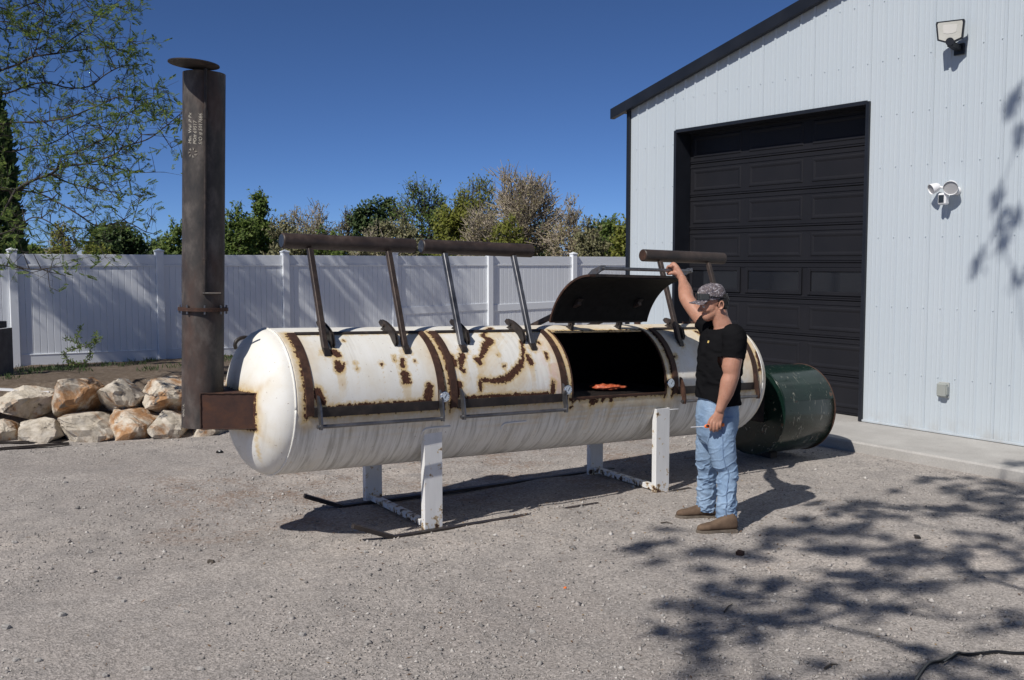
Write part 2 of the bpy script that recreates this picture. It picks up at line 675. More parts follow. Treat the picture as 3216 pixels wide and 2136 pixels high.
def m_rock():
    M = Mat('quarry_stone', rough=0.9, spec=0.2)
    a = M.noise(2.1, 6, 0.68, dist=0.5); b = M.noise(9, 6, 0.7)
    tint = M.attr('tint')
    c = M.ramp(b, [(0.28, (0.22, 0.185, 0.145)), (0.42, (0.50, 0.44, 0.355)), (0.66, (0.68, 0.62, 0.53))])
    o = M.ramp(b, [(0.3, (0.16, 0.062, 0.018)), (0.6, (0.42, 0.20, 0.065)), (0.8, (0.55, 0.36, 0.17))])
    c = M.mix(M.math('MULTIPLY', M.step(0.50, 0.64, M.math('ADD', a, M.math('MULTIPLY', tint, 0.13))), 0.85), c, o)
    c = M.mix(M.step(0.60, 0.66, M.noise(5, 5, 0.7)), c, (0.17, 0.15, 0.13))
    M.set('Base Color', c)
    n1 = M.bump(M.noise(26, 8, 0.75), 0.9, 0.02)
    M.bump(M.voro(5, 'F1'), 0.6, 0.06, n1)
    return M.m


def m_leaf(name, a, b, tr=0.35, c2=None):
    """leaf: Principled mixed with a translucent lobe"""
    M = Mat(name, a, 0.55, 0, 0.3)
    inf = M.node('ShaderNodeNewGeometry').outputs['Random Per Island']
    c = M.ramp(inf, [(0.0, a), (0.6, b), (1.0, c2 or b)])
    M.set('Base Color', c)
    t = M.node('ShaderNodeBsdfTranslucent'); M.nt.links.new(c, t.inputs[0])
    mx = M.node('ShaderNodeMixShader'); mx.inputs[0].default_value = tr
    M.nt.links.new(M.b.outputs[0], mx.inputs[1]); M.nt.links.new(t.outputs[0], mx.inputs[2])
    M.nt.links.new(mx.outputs[0], M.nt.nodes['Material Output'].inputs[0])
    return M.m


def m_denim():
    M = Mat('denim', rough=0.9, spec=0.15)
    f = M.noise(7, 5, 0.6, M.co((1, 1, 0.5))); w = M.noise(220, 2)
    c = M.ramp(f, [(0.3, (0.165, 0.248, 0.375)), (0.55, (0.240, 0.338, 0.470)), (0.75, (0.315, 0.412, 0.540))])
    c = M.mix(1.0, c, M.ramp(w, [(0.3, 0.85), (0.7, 1.12)]), 'MULTIPLY')
    M.set('Base Color', c)
    M.bump(M.noise(60, 4), 0.2, 0.003)
    return M.m


def m_skin():
    M = Mat('skin', rough=0.5, spec=0.35)
    f = M.noise(22, 5, 0.6)
    c = M.ramp(f, [(0.3, (0.40, 0.195, 0.130)), (0.7, (0.49, 0.258, 0.178))])
    hair = M.attr('hair')
    c = M.mix(M.math('MULTIPLY', hair, M.step(0.40, 0.65, M.noise(160, 3, 0.6))), c, (0.20, 0.115, 0.075))
    lip = M.attr('lip')
    c = M.mix(lip, c, (0.42, 0.15, 0.12))
    M.set('Base Color', c)
    M.set('Subsurface Weight', 0.12)
    M.b.inputs['Subsurface Radius'].default_value = (1.0, 0.35, 0.2)
    M.b.inputs['Subsurface Scale'].default_value = 0.008
    M.bump(M.noise(90, 4), 0.12, 0.002)
    return M.m


def m_camo():
    M = Mat('camouflage_cloth', rough=0.9, spec=0.15)
    a = M.noise(26, 5, 0.7, dist=2.0); b = M.voro(60, 'DISTANCE_TO_EDGE', 'Distance')
    c = M.ramp(a, [(0.30, (0.028, 0.026, 0.036)), (0.44, (0.075, 0.068, 0.085)), (0.53, (0.17, 0.135, 0.13)), (0.60, (0.055, 0.055, 0.075)), (0.70, (0.40, 0.37, 0.40))])
    c = M.mix(M.step(0.56, 0.62, M.noise(22, 4, 0.6, dist=4.0)), c, (0.46, 0.44, 0.47))
    M.set('Base Color', c)
    M.bump(M.noise(300, 2), 0.2, 0.001)
    return M.m


def m_shirt():
    M = Mat('black_cotton', rough=1.0, spec=0.02)
    M.set('Base Color', M.ramp(M.noise(9, 4), [(0.3, (0.0075, 0.0075, 0.0085)), (0.7, (0.011, 0.011, 0.012))]))
    M.set('Sheen Weight', 0.0)
    M.bump(M.noise(25, 4), 0.2, 0.004)
    return M.m


def m_glass(name, col=(0.03, 0.035, 0.04), rough=0.06):
    M = Mat(name, col, rough, 0, 0.6)
    return M.m


GRAVEL = m_gravel(); TANK = m_tank(); STACK = m_stack(); STEEL = m_steelbar(); GREEN = m_green()
RUST = m_rust('rust_flat_bar', (0.032, 0.017, 0.012), (0.062, 0.030, 0.020), (0.115, 0.058, 0.034))
RUSTBOX = m_rust('rust_plate', (0.038, 0.021, 0.018), (0.070, 0.034, 0.024), (0.125, 0.052, 0.026), 0.75, 7)
PIPE = m_rust('mill_scale_pipe', (0.026, 0.019, 0.017), (0.052, 0.036, 0.030), (0.090, 0.066, 0.056), 0.6, 9, 0.0, 0.4)
ARMRUST = m_rust('rusty_square_tube', (0.036, 0.028, 0.025), (0.068, 0.050, 0.042), (0.12, 0.085, 0.066), 0.55, 14, 0.3)
DARKIRON = m_rust('dark_iron', (0.018, 0.015, 0.014), (0.036, 0.029, 0.026), (0.07, 0.05, 0.04), 0.6, 16)
SOOT = simple('soot', (0.004, 0.004, 0.004), (0.009, 0.009, 0.009), 20, 0.75, bump=0.2, spec=0.2)
LEGW = simple('leg_white_paint', (0.62, 0.61, 0.58), (0.74, 0.735, 0.71), 5, 0.5)
SIDING = m_siding(); DOOR = m_door(); CONC = m_concrete(); VINYL = m_vinyl(); ROCK = m_rock()
TRIM = simple('trim_black', (0.010, 0.012, 0.017), (0.015, 0.017, 0.023), 3, 0.42, bump=0.05, spec=0.4)
SKIN = m_skin(); DENIM = m_denim(); CAMO = m_camo(); SHIRT = m_shirt()
BOOT = simple('brown_suede', (0.085, 0.052, 0.032), (0.15, 0.098, 0.062), 14, 0.85, bump=0.3)
SOLE = simple('boot_sole', (0.10, 0.08, 0.06), (0.17, 0.14, 0.11), 30, 0.8)
HAIR = simple('dark_hair', (0.008, 0.006, 0.005), (0.022, 0.016, 0.012), 120, 0.6, bump=0.5, bd=0.004)
BLACKPL = simple('black_plastic', (0.008, 0.008, 0.009), (0.013, 0.013, 0.014), 12, 0.35, bump=0.05)
WHITEPL = simple('white_plastic', (0.74, 0.74, 0.75), (0.80, 0.80, 0.81), 6, 0.35, bump=0.03)
GLOSSBLACK = m_glass('dark_lens')
GLASS = m_glass('window_glass', (0.012, 0.013, 0.016), 0.05)
CHROME = simple('chrome', (0.55, 0.56, 0.58), (0.7, 0.7, 0.72), 8, 0.18, 1.0, 0.02)
ORANGE = simple('orange_plastic', (0.85, 0.16, 0.02), (0.95, 0.22, 0.03), 10, 0.4, bump=0.02)
CHALK = simple('chalk', (0.30, 0.27, 0.22), (0.62, 0.58, 0.50), 90, 0.95)
REDINK = simple('red_paint', (0.42, 0.06, 0.04), (0.50, 0.10, 0.07), 40, 0.7)

# ------------------------------------------------------------------ ground
FENCE0 = np.array([2.659, 19.116]); FENCED = np.array([2.436, 0.135])


def fence_xy(i):
    return FENCE0 + FENCED * i


ROCKA = np.array([1.75, 13.05]); ROCKB = np.array([3.6, 12.72])
RLD = (ROCKB - ROCKA) / np.linalg.norm(ROCKB - ROCKA); RLN = np.array([-RLD[1], RLD[0]])


def ground_z(X, Y):
    X = np.asarray(X, float); Y = np.asarray(Y, float)
    d = (X - ROCKA[0]) * RLN[0] + (Y - ROCKA[1]) * RLN[1]
    fy = FENCE0[1] + (X - FENCE0[0]) * FENCED[1] / FENCED[0]
    t = np.clip((Y - 13.2) / (fy - 13.2), 0, 1)
    top = 0.56 * (1 - t) + 0.22 * t
    h = sstep(0.10, 0.55, d) * top
    right = sstep(9.5, 5.5, X)
    h = h * np.where(Y < fy + 0.5, right, 1.0) * sstep(6.0, 12.0, Y) + (1 - right) * 0.05 * sstep(13, 18, Y)
    P = np.stack([X, Y, np.zeros_like(X)], -1).reshape(-1, 3)
    near = sstep(60, 25, np.hypot(X, Y))
    n = (0.016 * fbm(P, 0.9, 3, 5) + 0.006 * fbm(P, 5.0, 2, 9)).reshape(X.shape)
    n = n + (0.03 * fbm(P, 1.6, 3, 21)).reshape(X.shape) * sstep(0.4, 1.0, d) * right
    flat = np.clip(1 - sstep(8.2, 8.9, X) * sstep(13.5, 12.5, Y), 0, 1)
    return h + n * near * flat - 0.012 * (1 - flat)


def axis(lo, hi, step, far, k=1.28):
    a = list(np.arange(lo, hi + step / 2, step))
    s = step
    while a[-1] < far:
        s *= k; a.append(a[-1] + s)
    s = step
    while a[0] > -far:
        s *= k; a.insert(0, a[0] - s)
    return np.array(a)


gx = axis(-1, 13, 0.075, 1500); gy = axis(1.5, 20.5, 0.085, 1500)
GX, GY = np.meshgrid(gx, gy)
GZ = ground_z(GX, GY)
gv = np.stack([GX, GY, GZ], -1).reshape(-1, 3)
nx, ny = len(gx), len(gy)
ii = (np.arange(ny - 1)[:, None] * nx + np.arange(nx - 1)[None]).ravel()
gf = np.stack([ii, ii + 1, ii + nx + 1, ii + nx], 1)
dd = (GX - ROCKA[0]) * RLN[0] + (GY - ROCKA[1]) * RLN[1]
fyl = FENCE0[1] + (GX - FENCE0[0]) * FENCED[1] / FENCED[0]
soil = sstep(0.15, 0.5, dd) * sstep(9.5, 6.0, GX) * sstep(0.6, 0.0, GY - fyl)
grassm = sstep(0.2, 1.5, GY - fyl)
lit = sstep(1.9, 0.7, np.abs(GY - 8.4)) * sstep(1.6, 2.4, GX) * sstep(8.5, 7.2, GX)
struct('ground', (gv, gf), GRAVEL, smooth=True, attrs={'soil': soil.ravel(), 'grass': grassm.ravel(), 'litter': lit.ravel()}, loc=(0, 0, 0))

# ------------------------------------------------------------------ concrete apron along the building
WX = 10.22                                         # front wall of the building
sb = MB()
edgeY = [-3.0, 4.95, 8.05, 11.3, 14.2]
for k, (a, b) in enumerate(zip(edgeY[:-1], edgeY[1:])):
    V, F = cbox((0, 0, 0), ((WX + 0.5 - 9.02) / 2, (b - a) / 2 - 0.004, 0.15), 0.018)
    V = V + np.array([(9.02 + WX + 0.5) / 2, (a + b) / 2, -0.05])
    sb.add((V, F))
struct('concrete_apron', sb, CONC)

# ------------------------------------------------------------------ snow-capped ridge on the horizon
mv = []; mf = []
mx = np.linspace(-2600, 5200, 90)
for i, x in enumerate(mx):
    h = 0.42 * (55 + 60 * abs(math.sin(x * 0.0011 + 0.5)) + 38 * abs(math.sin(x * 0.0043)) + 16 * abs(math.sin(x * 0.017 + 1)))
    mv += [(x, 5000, -5), (x, 5350, h), (x, 6200, -5)]
    if i:
        a = (i - 1) * 3
        mf += [(a, a + 3, a + 4, a + 1), (a + 1, a + 4, a + 5, a + 2)]
SNOW = simple('snowy_mountain', (0.16, 0.22, 0.32), (0.42, 0.48, 0.56), 0.01, 0.9, bump=0, lo=0.4, hi=0.6)
struct('mountain', (np.array(mv, float), mf), SNOW, smooth=True)

# ------------------------------------------------------------------ building
B = empty('metal_shop_building', (WX, 6.0, 0), 'white ribbed metal building with black trim and a black roll-up door', 'building')
Y0, Y1, RIDGE, YR = -0.85, 12.24, 5.7, None
SL = 0.2415
ZB = 0.105
DY0, DY1, DZ = 7.91, 11.22, 3.845


def eave_z(y):
    return 4.30 + SL * (12.24 - y) if y >= RIDGE else 4.30 + SL * (12.24 - RIDGE) - SL * (RIDGE - y)


PITCHR = 0.207


def rib_profile(w, n):
    """(y offset, depth outward) for a sheet of width w holding n major ribs"""
    p = w / n; pts = []
    for k in range(n):
        o = k * p
        pts += [(o, 0), (o + .30 * p, 0), (o + .33 * p, .002), (o + .37 * p, .002), (o + .40 * p, 0),
                (o + .58 * p, 0), (o + .61 * p, .002), (o + .65 * p, .002), (o + .68 * p, 0),
                (o + .80 * p, 0), (o + .86 * p, .015), (o + .95 * p, .015), (o + .999 * p, 0)]
    pts.append((w, 0))
    return pts


def sheet(ya, yb, zlo, n):
    """ribbed steel sheet from ya (left, larger) to yb"""
    w = ya - yb
    V = []; F = []
    pr = rib_profile(w, n)
    for o, dpt in pr:
        y = ya - o
        V += [(WX - dpt, y, zlo), (WX - dpt, y, eave_z(y) - 0.02)]
    for k in range(len(pr) - 1):
        F.append((2 * k, 2 * k + 1, 2 * k + 3, 2 * k + 2))
    return np.array(V), F


bounds = [(12.215, DY1 + 0.0, ZB, 5)]
w4 = (DY1 - DY0) / 4
bounds += [(DY1 - w4 * k, DY1 - w4 * (k + 1), DZ, 4) for k in range(4)]
y = DY0
while y > Y0 + 0.3:
    bounds.append((y, y - 0.828, ZB, 4)); y -= 0.828
YEND = y
screws = MB()
for ya, yb, zl, n in bounds:
    mk('wall_sheet', sheet(ya - 0.0008, yb + 0.0008, zl, n), SIDING, B)
    p = (ya - yb) / n
    for k in range(n):
        ys = ya - k * p - 0.74 * p
        for z in (0.72, 1.48, 2.27, 3.07, 3.66, 4.28, 4.95):
            if z > zl + 0.05 and z < eave_z(ys) - 0.1:
                screws.add(cyl((WX + 0.002, ys, z), (WX - 0.009, ys, z), 0.0085, 6, 0.006))
mk('screw_rows', screws, SIDING, B, kind='stuff')
# far side wall, back wall and roof (seen from a step to the side)
sw = []
V = [(WX + 0.02, 12.21, ZB), (WX + 14, 12.21, ZB), (WX + 14, 12.21, 4.29), (WX + 0.02, 12.21, 4.29)]
mk('side_wall', (np.array(V), [(0, 1, 2, 3)]), SIDING, B)
V = [(WX + 0.02, YEND + .02, ZB), (WX + 14, YEND + .02, ZB), (WX + 14, YEND + .02, eave_z(YEND)), (WX + 0.02, YEND + .02, eave_z(YEND))]
mk('side_wall', (np.array(V), [(3, 2, 1, 0)]), SIDING, B)
ov = 0.30
rz = eave_z(RIDGE)
for ya, yb in ((12.24 + ov, RIDGE), (YEND - ov, RIDGE)):
    za = eave_z(ya) if ya < 12.24 else 4.30 - SL * ov
    V = []
    for x in (WX - 0.10, WX + 14.1):
        V += [(x, ya, za + 0.02), (x, yb, rz + 0.02), (x, ya, za + 0.07), (x, yb, rz + 0.07)]
    F = [(0, 1, 5, 4), (2, 6, 7, 3), (0, 4, 6, 2), (0, 2, 3, 1), (4, 5, 7, 6), (1, 3, 7, 5)]
    mk('roof', (np.array(V), F), TRIM, B)
    # rake trim board under the roof edge
    V = []
    for x in (WX - 0.115, WX - 0.035):
        V += [(x, ya + (0.02 if ya > RIDGE else -0.02), za - 0.075), (x, yb, rz - 0.075), (x, ya + (0.02 if ya > RIDGE else -0.02), za + 0.075), (x, yb, rz + 0.075)]
    mk('rake_trim', (np.array(V), F), TRIM, B)
mk('corner_trim', cbox((WX + 0.01, 12.235, (ZB + 4.29) / 2), (0.045, 0.035, (4.27 - ZB) / 2), 0.004), TRIM, B)
mk('base_trim', cbox((WX - 0.012, (DY0 + YEND) / 2, ZB + 0.012), (0.012, (DY0 - YEND) / 2, 0.012), 0.003), SIDING, B)
# door opening: jambs, header
RX = 0.26
mk('door_jamb', cbox((WX + RX / 2 - 0.02, DY1 - 0.02, (ZB + DZ) / 2), (RX / 2 + 0.015, 0.024, (DZ - ZB) / 2), 0.004), TRIM, B)
mk('door_jamb', cbox((WX + RX / 2 - 0.02, DY0 + 0.02, (ZB + DZ) / 2), (RX / 2 + 0.015, 0.024, (DZ - ZB) / 2), 0.004), TRIM, B)
mk('door_header', cbox((WX + RX / 2 - 0.02, (DY0 + DY1) / 2, DZ - 0.012), (RX / 2 + 0.017, (DY1 - DY0) / 2 - 0.03, 0.024), 0.004), TRIM, B)
GD = mk('garage_door', cbox((WX + RX + 0.06, (DY0 + DY1) / 2, (ZB + DZ) / 2), (0.02, (DY1 - DY0) / 2 + 0.1, (DZ - ZB) / 2), 0.003), DOOR, B,
        label='black sectional roll-up door with one row of windows')
NR = 8
HS = (DZ - ZB) / NR
cols = [(DY1 - 0.10 - k * 1.075, DY1 - 0.10 - k * 1.075 - 0.93) for k in range(3)]
for r in range(NR):
    z0 = ZB + r * HS; z1 = z0 + HS
    m_ = MB()
    m_.add(cbox((WX + RX + 0.022, (DY0 + DY1) / 2, (z0 + z1) / 2), (0.022, (DY1 - DY0) / 2 + 0.1, HS / 2 - 0.004), 0.006))
    for zz in (z0 + 0.045, z1 - 0.045):
        m_.add(cbox((WX + RX - 0.003, (DY0 + DY1) / 2, zz), (0.005, (DY1 - DY0) / 2 + 0.1, 0.012), 0.004))
    mk('door_section', m_, DOOR, GD)
    for ya, yb in cols:
        yc, hw = (ya + yb) / 2, (ya - yb) / 2
        za, zb = z0 + 0.085, z1 - 0.085
        if r == 3:      # windows
            fr = MB()
            for yy in (ya, yb): fr.add(cbox((WX + RX - 0.012, yy, (za + zb) / 2), (0.014, 0.024, (zb - za) / 2 + 0.024), 0.006))
            for zz in (za, zb): fr.add(cbox((WX + RX - 0.010, yc, zz), (0.014, hw - 0.025, 0.024), 0.006))
            mk('window_frame', fr, DOOR, GD)
            mk('window_pane', cbox((WX + RX - 0.004, yc, (za + zb) / 2), (0.003, hw - 0.024, (zb - za) / 2 - 0.024), 0.001), GLASS, GD)
        else:
            # raised panel: bevelled border sinking in, field proud
            x0 = WX + RX - 0.001
            rings = []
            for ins, dx in ((0, 0.0), (0.012, -0.009), (0.030, -0.009), (0.058, 0.0), (0.062, -0.001)):
                rings.append(np.array([(x0 + dx, ya - ins, za + ins), (x0 + dx, yb + ins, za + ins), (x0 + dx, yb + ins, zb - ins), (x0 + dx, ya - ins, zb - ins)]))
            mk('raised_panel', loft(rings, True), DOOR, GD)

# ------------------------------------------------------------------ vinyl fence
FB = empty('vinyl_fence', (*fence_xy(0), 0.2), 'long white vinyl privacy fence with capped posts behind the dirt berm', 'fence')
ft0 = at(60, 798, Y=fence_xy(0.1)[1])[2]; ft1 = at(1958, 807, Y=fence_xy(5.6)[1])[2]
fdir = FENCED / np.linalg.norm(FENCED); fR = np.array([[fdir[0], -fdir[1], 0], [fdir[1], fdir[0], 0], [0, 0, 1]])


def ftop(i):
    return ft0 + (ft1 - ft0) * (i - 0.1) / 5.5


def fbot(i):
    x, yy = fence_xy(i)
    return float(ground_z(np.array([x]), np.array([yy]))[0])


for i in range(-4, 8):
    x, yy = fence_xy(i)
    zt = ftop(i) + 0.055; zb = min(fbot(i), 0.3) - 0.06
    p = mk('post', cbox((x, yy, (zt + zb) / 2), (0.068, 0.068, (zt - zb) / 2), 0.008, fR), VINYL, FB)
    cp = MB(); cp.add(cbox((x, yy, zt + 0.011), (0.078, 0.078, 0.012), 0.006, fR))
    pyr = np.array([(sx * .07, sy * .07, 0) for sx, sy in ((-1, -1), (1, -1), (1, 1), (-1, 1))] + [(0, 0, .035)]) @ fR.T + np.array([x, yy, zt + 0.022])
    cp.add((pyr, [(0, 1, 4), (1, 2, 4), (2, 3, 4), (3, 0, 4), (3, 2, 1, 0)]))
    mk('post_cap', cp, VINYL, p)
    if i == 7: continue
    xn, yn = fence_xy(i + 1)
    a0 = np.array([x, yy]) + fdir * 0.069; b0 = np.array([xn, yn]) - fdir * 0.069
    L = np.linalg.norm(b0 - a0)
    za, zb_ = ftop(i), ftop(i + 1)
    ga, gb = fbot(i), fbot(i + 1)

    def rail(z0, z1, h, th):
        m_ = MB()
        m_.add(beam((*a0, z0), (*b0, z1), th * 2, h, (0, 0, 1)))
        return m_
    fixup = lambda VF: VF
    tr = MB()
    tr.add(beam((*a0, za - 0.085), (*b0, zb_ - 0.085), 0.045, 0.17))
    tr.add(beam((*a0, za - 0.190), (*b0, zb_ - 0.190), 0.056, 0.034))
    mk('top_rail', tr, VINYL, FB)
    br = MB()
    br.add(beam((*a0, ga + 0.10), (*b0, gb + 0.10), 0.045, 0.19))
    br.add(beam((*a0, ga + 0.205), (*b0, gb + 0.205), 0.056, 0.02))
    mk('bottom_rail', br, VINYL, FB)
    if i >= 3:
        mr = MB()
        mr.add(beam((*a0, 0.95), (*b0, 0.99), 0.056, 0.15))
        mk('middle_rail', mr, VINYL, FB)
    n = 21
    for k in range(n):
        t = (k + 0.5) / n
        c = a0 + (b0 - a0) * t
        z1 = za + (zb_ - za) * t - 0.17; z0 = ga + (gb - ga) * t + 0.16
        mk('picket', cbox((*c, (z0 + z1) / 2), (L / n / 2 - 0.0015, 0.012 + 0.0004 * ((k * 7) % 3), (z1 - z0) / 2), 0.006, fR), VINYL, FB)

# ------------------------------------------------------------------ retaining boulders


def boulder(px0, px1, py0, py1, dist, thick, seed, label, tint=0.0, skew=0.0, ground=False, cuts=24, sub=4):
    r_ = np.random.default_rng(seed)
    bm = bmesh.new()
    bmesh.ops.create_icosphere(bm, subdivisions=sub, radius=1.0)
    V = np.array([v.co[:] for v in bm.verts]); F = [tuple(v.index for v in f.verts) for f in bm.faces]
    bm.free()
    V = np.sign(V) * np.abs(V) ** 0.55
    for k in range(cuts):
        n = r_.normal(size=3); n[1] *= 0.8; n /= np.linalg.norm(n)
        h = 0.60 + 0.40 * r_.random()
        s = V @ n
        over = np.maximum(s - h, 0)
        V = V - np.outer(over * 0.985, n)
    V = V + (V / np.linalg.norm(V, axis=1, keepdims=True)) * (0.045 * fbm(V + seed, 1.9, 4, seed) + 0.040 * (1 - np.abs(fbm(V + seed, 5, 3, seed + 3)) * 2))[:, None]
    V[:, 0] += skew * V[:, 2]
    for c in range(3):
        V[:, c] = (V[:, c] - V[:, c].min()) / (V[:, c].max() - V[:, c].min()) * 2 - 1
    A = at(px0, py1, D=dist); Bp = at(px1, py0, D=dist)
    if dist < 11.6 or 'lower course' in label: A[2] = -0.10
    hx = np.linalg.norm((Bp - A)[:2]) / 2; hz = (Bp[2] - A[2]) / 2
    c = (A + Bp) / 2 + FH * thick * 0.5
    W = c + np.outer(V[:, 0] * hx, RT) + np.outer(V[:, 1] * thick, FH) + np.outer(V[:, 2] * hz, [0, 0, 1])
    mk('boulder', (W, F), ROCK, smooth=18, attrs={'tint': np.full(len(W), tint)}, label=label, cat='boulder', group='retaining wall boulders')


S2 = 1.3621
boulder(-30 * S2, 119 * S2, 893 * S2, 970 * S2, 11.9, .42, 11, 'long low cream boulder beside the tall orange boulder', 0.0, 0.1)
boulder(113 * S2, 227 * S2, 871 * S2, 975 * S2, 11.9, .42, 12, 'tall orange stained boulder rising highest in the retaining wall', 1.0, 0.25)
boulder(216 * S2, 322 * S2, 876 * S2, 954 * S2, 12.05, .42, 13, 'rounded grey and cream boulder right of the tall orange boulder', 0.1, 0.0)
boulder(317 * S2, 432 * S2, 876 * S2, 957 * S2, 12.15, .45, 14, 'wide cream boulder with orange patches behind the smoke stack', 0.55, 0.05)
boulder(435 * S2, 540 * S2, 880 * S2, 955 * S2, 12.3, .45, 24, 'upper boulder hidden partly behind the flue box', 0.3, 0.0)
boulder(-40 * S2, 34 * S2, 970 * S2, 1016 * S2, 11.45, .35, 15, 'small brown boulder at the end of the lower course', 0.6, 0.0)
boulder(30 * S2, 139 * S2, 966 * S2, 1012 * S2, 11.5, .35, 16, 'pale flat boulder in the lower course beside the small brown one', -0.4, 0.15)
boulder(126 * S2, 258 * S2, 958 * S2, 1006 * S2, 11.6, .38, 17, 'long buff wedge boulder in the lower course under the tall orange boulder', 0.0, -0.2)
boulder(240 * S2, 346 * S2, 946 * S2, 996 * S2, 11.75, .38, 18, 'orange brown boulder in the lower course under the rounded grey boulder', 0.8, 0.0)
boulder(338 * S2, 430 * S2, 950 * S2, 990 * S2, 11.85, .38, 19, 'shaded low boulder in the lower course next to the smoke stack', 0.3, 0.0)
boulder(432 * S2, 520 * S2, 945 * S2, 985 * S2, 12.0, .38, 25, 'low boulder in the lower course behind the flue box', 0.2, 0.0)

boulder(-150 * S2, -26 * S2, 888 * S2, 972 * S2, 11.8, .42, 31, 'broad tan boulder next to the long low cream boulder', 0.2, 0.0)
boulder(-160 * S2, -38 * S2, 968 * S2, 1014 * S2, 11.4, .36, 32, 'flat tan boulder in the lower course next to the small brown one', 0.1, 0.0)

# gravel stones too many to count
n = 80000
u = rng.random(n)
D = 4.2 + 13 * u ** 1.5
lat = (rng.random(n) * 1.16 - 0.58) * D
px = RT[0] * lat + FH[0] * D; py_ = RT[1] * lat + FH[1] * D
ok = (px < 8.95) & (((px - ROCKA[0]) * RLN[0] + (py_ - ROCKA[1]) * RLN[1]) < 0.1) | ((px < 8.95) & (px > 6) & (py_ < 17))
ok &= fbm(np.stack([px, py_, 0 * px], 1), 0.8, 3, 77) + 0.9 * rng.random(n) > 0.32
px, py_ = px[ok], py_[ok]; n = len(px)
sz = np.clip(0.0047 * np.exp(rng.normal(0, 0.50, n)), 0.002, 0.024)
zz = ground_z(px, py_)
base = np.array([(1, 0, 0), (-1, 0, 0), (0, 1, 0), (0, -1, 0), (0, 0, 1), (0, 0, -1)], float)
Vs = base[None] * (0.7 + 0.6 * rng.random((n, 6, 1))) * sz[:, None, None]
Vs = Vs + rng.normal(0, 0.25, Vs.shape) * sz[:, None, None]
ang = rng.random(n) * 6.28; ca, sa = np.cos(ang), np.sin(ang)
Vr = np.stack([Vs[..., 0] * ca[:, None] - Vs[..., 1] * sa[:, None], Vs[..., 0] * sa[:, None] + Vs[..., 1] * ca[:, None], Vs[..., 2] * 0.7], -1)
Vr += np.stack([px, py_, zz + sz * 0.2], 1)[:, None]
oct_f = np.array([(0, 2, 4), (2, 1, 4), (1, 3, 4), (3, 0, 4), (2, 0, 5), (1, 2, 5), (3, 1, 5), (0, 3, 5)])
Fs = (oct_f[None] + (np.arange(n) * 6)[:, None, None]).reshape(-1, 3)
PEB = Mat('pebbles', rough=0.95, spec=0.15)
PEB.set('Base Color', PEB.ramp(PEB.node('ShaderNodeNewGeometry').outputs['Random Per Island'],
        [(0.0, (0.19, 0.18, 0.172)), (0.4, (0.32, 0.30, 0.28)), (0.8, (0.40, 0.365, 0.335)), (1.0, (0.54, 0.515, 0.48))]))
mk('gravel_stones', (Vr.reshape(-1, 3), Fs), PEB.m, label='loose grey gravel stones strewn over the yard', cat='gravel', kind='stuff', loc=(0, 0, 0))
# dry leaf litter and wood chips
n = 1500
k = rng.random(n)
D = np.where(k < 0.62, 8.4 + rng.normal(0, 0.7, n), 4.5 + 7 * rng.random(n))
lat = np.where(k < 0.62, rng.uniform(-2.6, 2.8, n), (rng.random(n) * 1.1 - 0.55) * D)
px = RT[0] * lat + FH[0] * D; py_ = RT[1] * lat + FH[1] * D
ok = (px < 8.9) & (py_ < 12)
px, py_ = px[ok], py_[ok]; n = len(px)
th = rng.random(n) * 6.28
LV = leaves(np.stack([px, py_, ground_z(px, py_) + 0.006], 1), np.stack([np.cos(th), np.sin(th), rng.normal(0, 0.15, n)], 1),
            np.tile([[0, 0, 1.0]], (n, 1)), rng.uniform(0.015, 0.045, n), rng.uniform(0.004, 0.014, n))
LIT = m_leaf('dry_litter', (0.10, 0.055, 0.03), (0.22, 0.13, 0.07), 0.1, (0.36, 0.25, 0.13))
mk('leaf_litter', LV, LIT, label='dry brown leaf litter and twigs scattered on the gravel', cat='leaf litter', kind='stuff', loc=(0, 0, 0))

# ------------------------------------------------------------------ the smoker: a converted gas tank
P0 = np.array([4.7, 7.15, 0.947]); TR = 0.516
AX = np.array([1, 0.03, -0.027]); AX /= np.linalg.norm(AX)
E1 = np.array([0, -1, 0.0]); E1 -= AX * (E1 @ AX); E1 /= np.linalg.norm(E1)
E2 = np.cross(AX, E1) * -1
if E2[2] < 0: E2 = -E2


def TP(s, th, r=TR):
    """tank point: along the axis, angle up from the front (degrees), radius"""
    s = np.asarray(s, float); t = np.radians(np.asarray(th, float)); r = np.asarray(r, float)
    return P0 + s[..., None] * AX + (r * np.cos(t))[..., None] * E1 + (r * np.sin(t))[..., None] * E2


def TL(s, f, u):
    """tank frame: along, front, up"""
    return P0 + AX * s + E1 * f + E2 * u


def onT(x, y, rr=TR):
    d = ray(x, y); o = CAM - P0
    do = d - AX * (d @ AX); oo = o - AX * (o @ AX)
    A = do @ do; Bq = 2 * do @ oo; Cq = oo @ oo - rr * rr
    D_ = max(Bq * Bq - 4 * A * Cq, 0)
    p = o + d * ((-Bq - math.sqrt(D_)) / 2 / A)
    return p @ AX, math.degrees(math.atan2(p @ E2, p @ E1))


SM = empty('tank_smoker', (4.7, 7.15, 0.0), 'huge white propane tank converted to a barbecue smoker on skid legs', 'smoker')
SL_, SR_, HD = -2.10, 2.50, 0.24
OP = (0.265, 1.275, -3.5, 66.5)         # the open hatch: s0, s1, th0, th1
DOORS = [(-2.035, -0.945), (-0.89, 0.195), None, (1.36, 2.425)]
MPD = math.radians(1) * TR

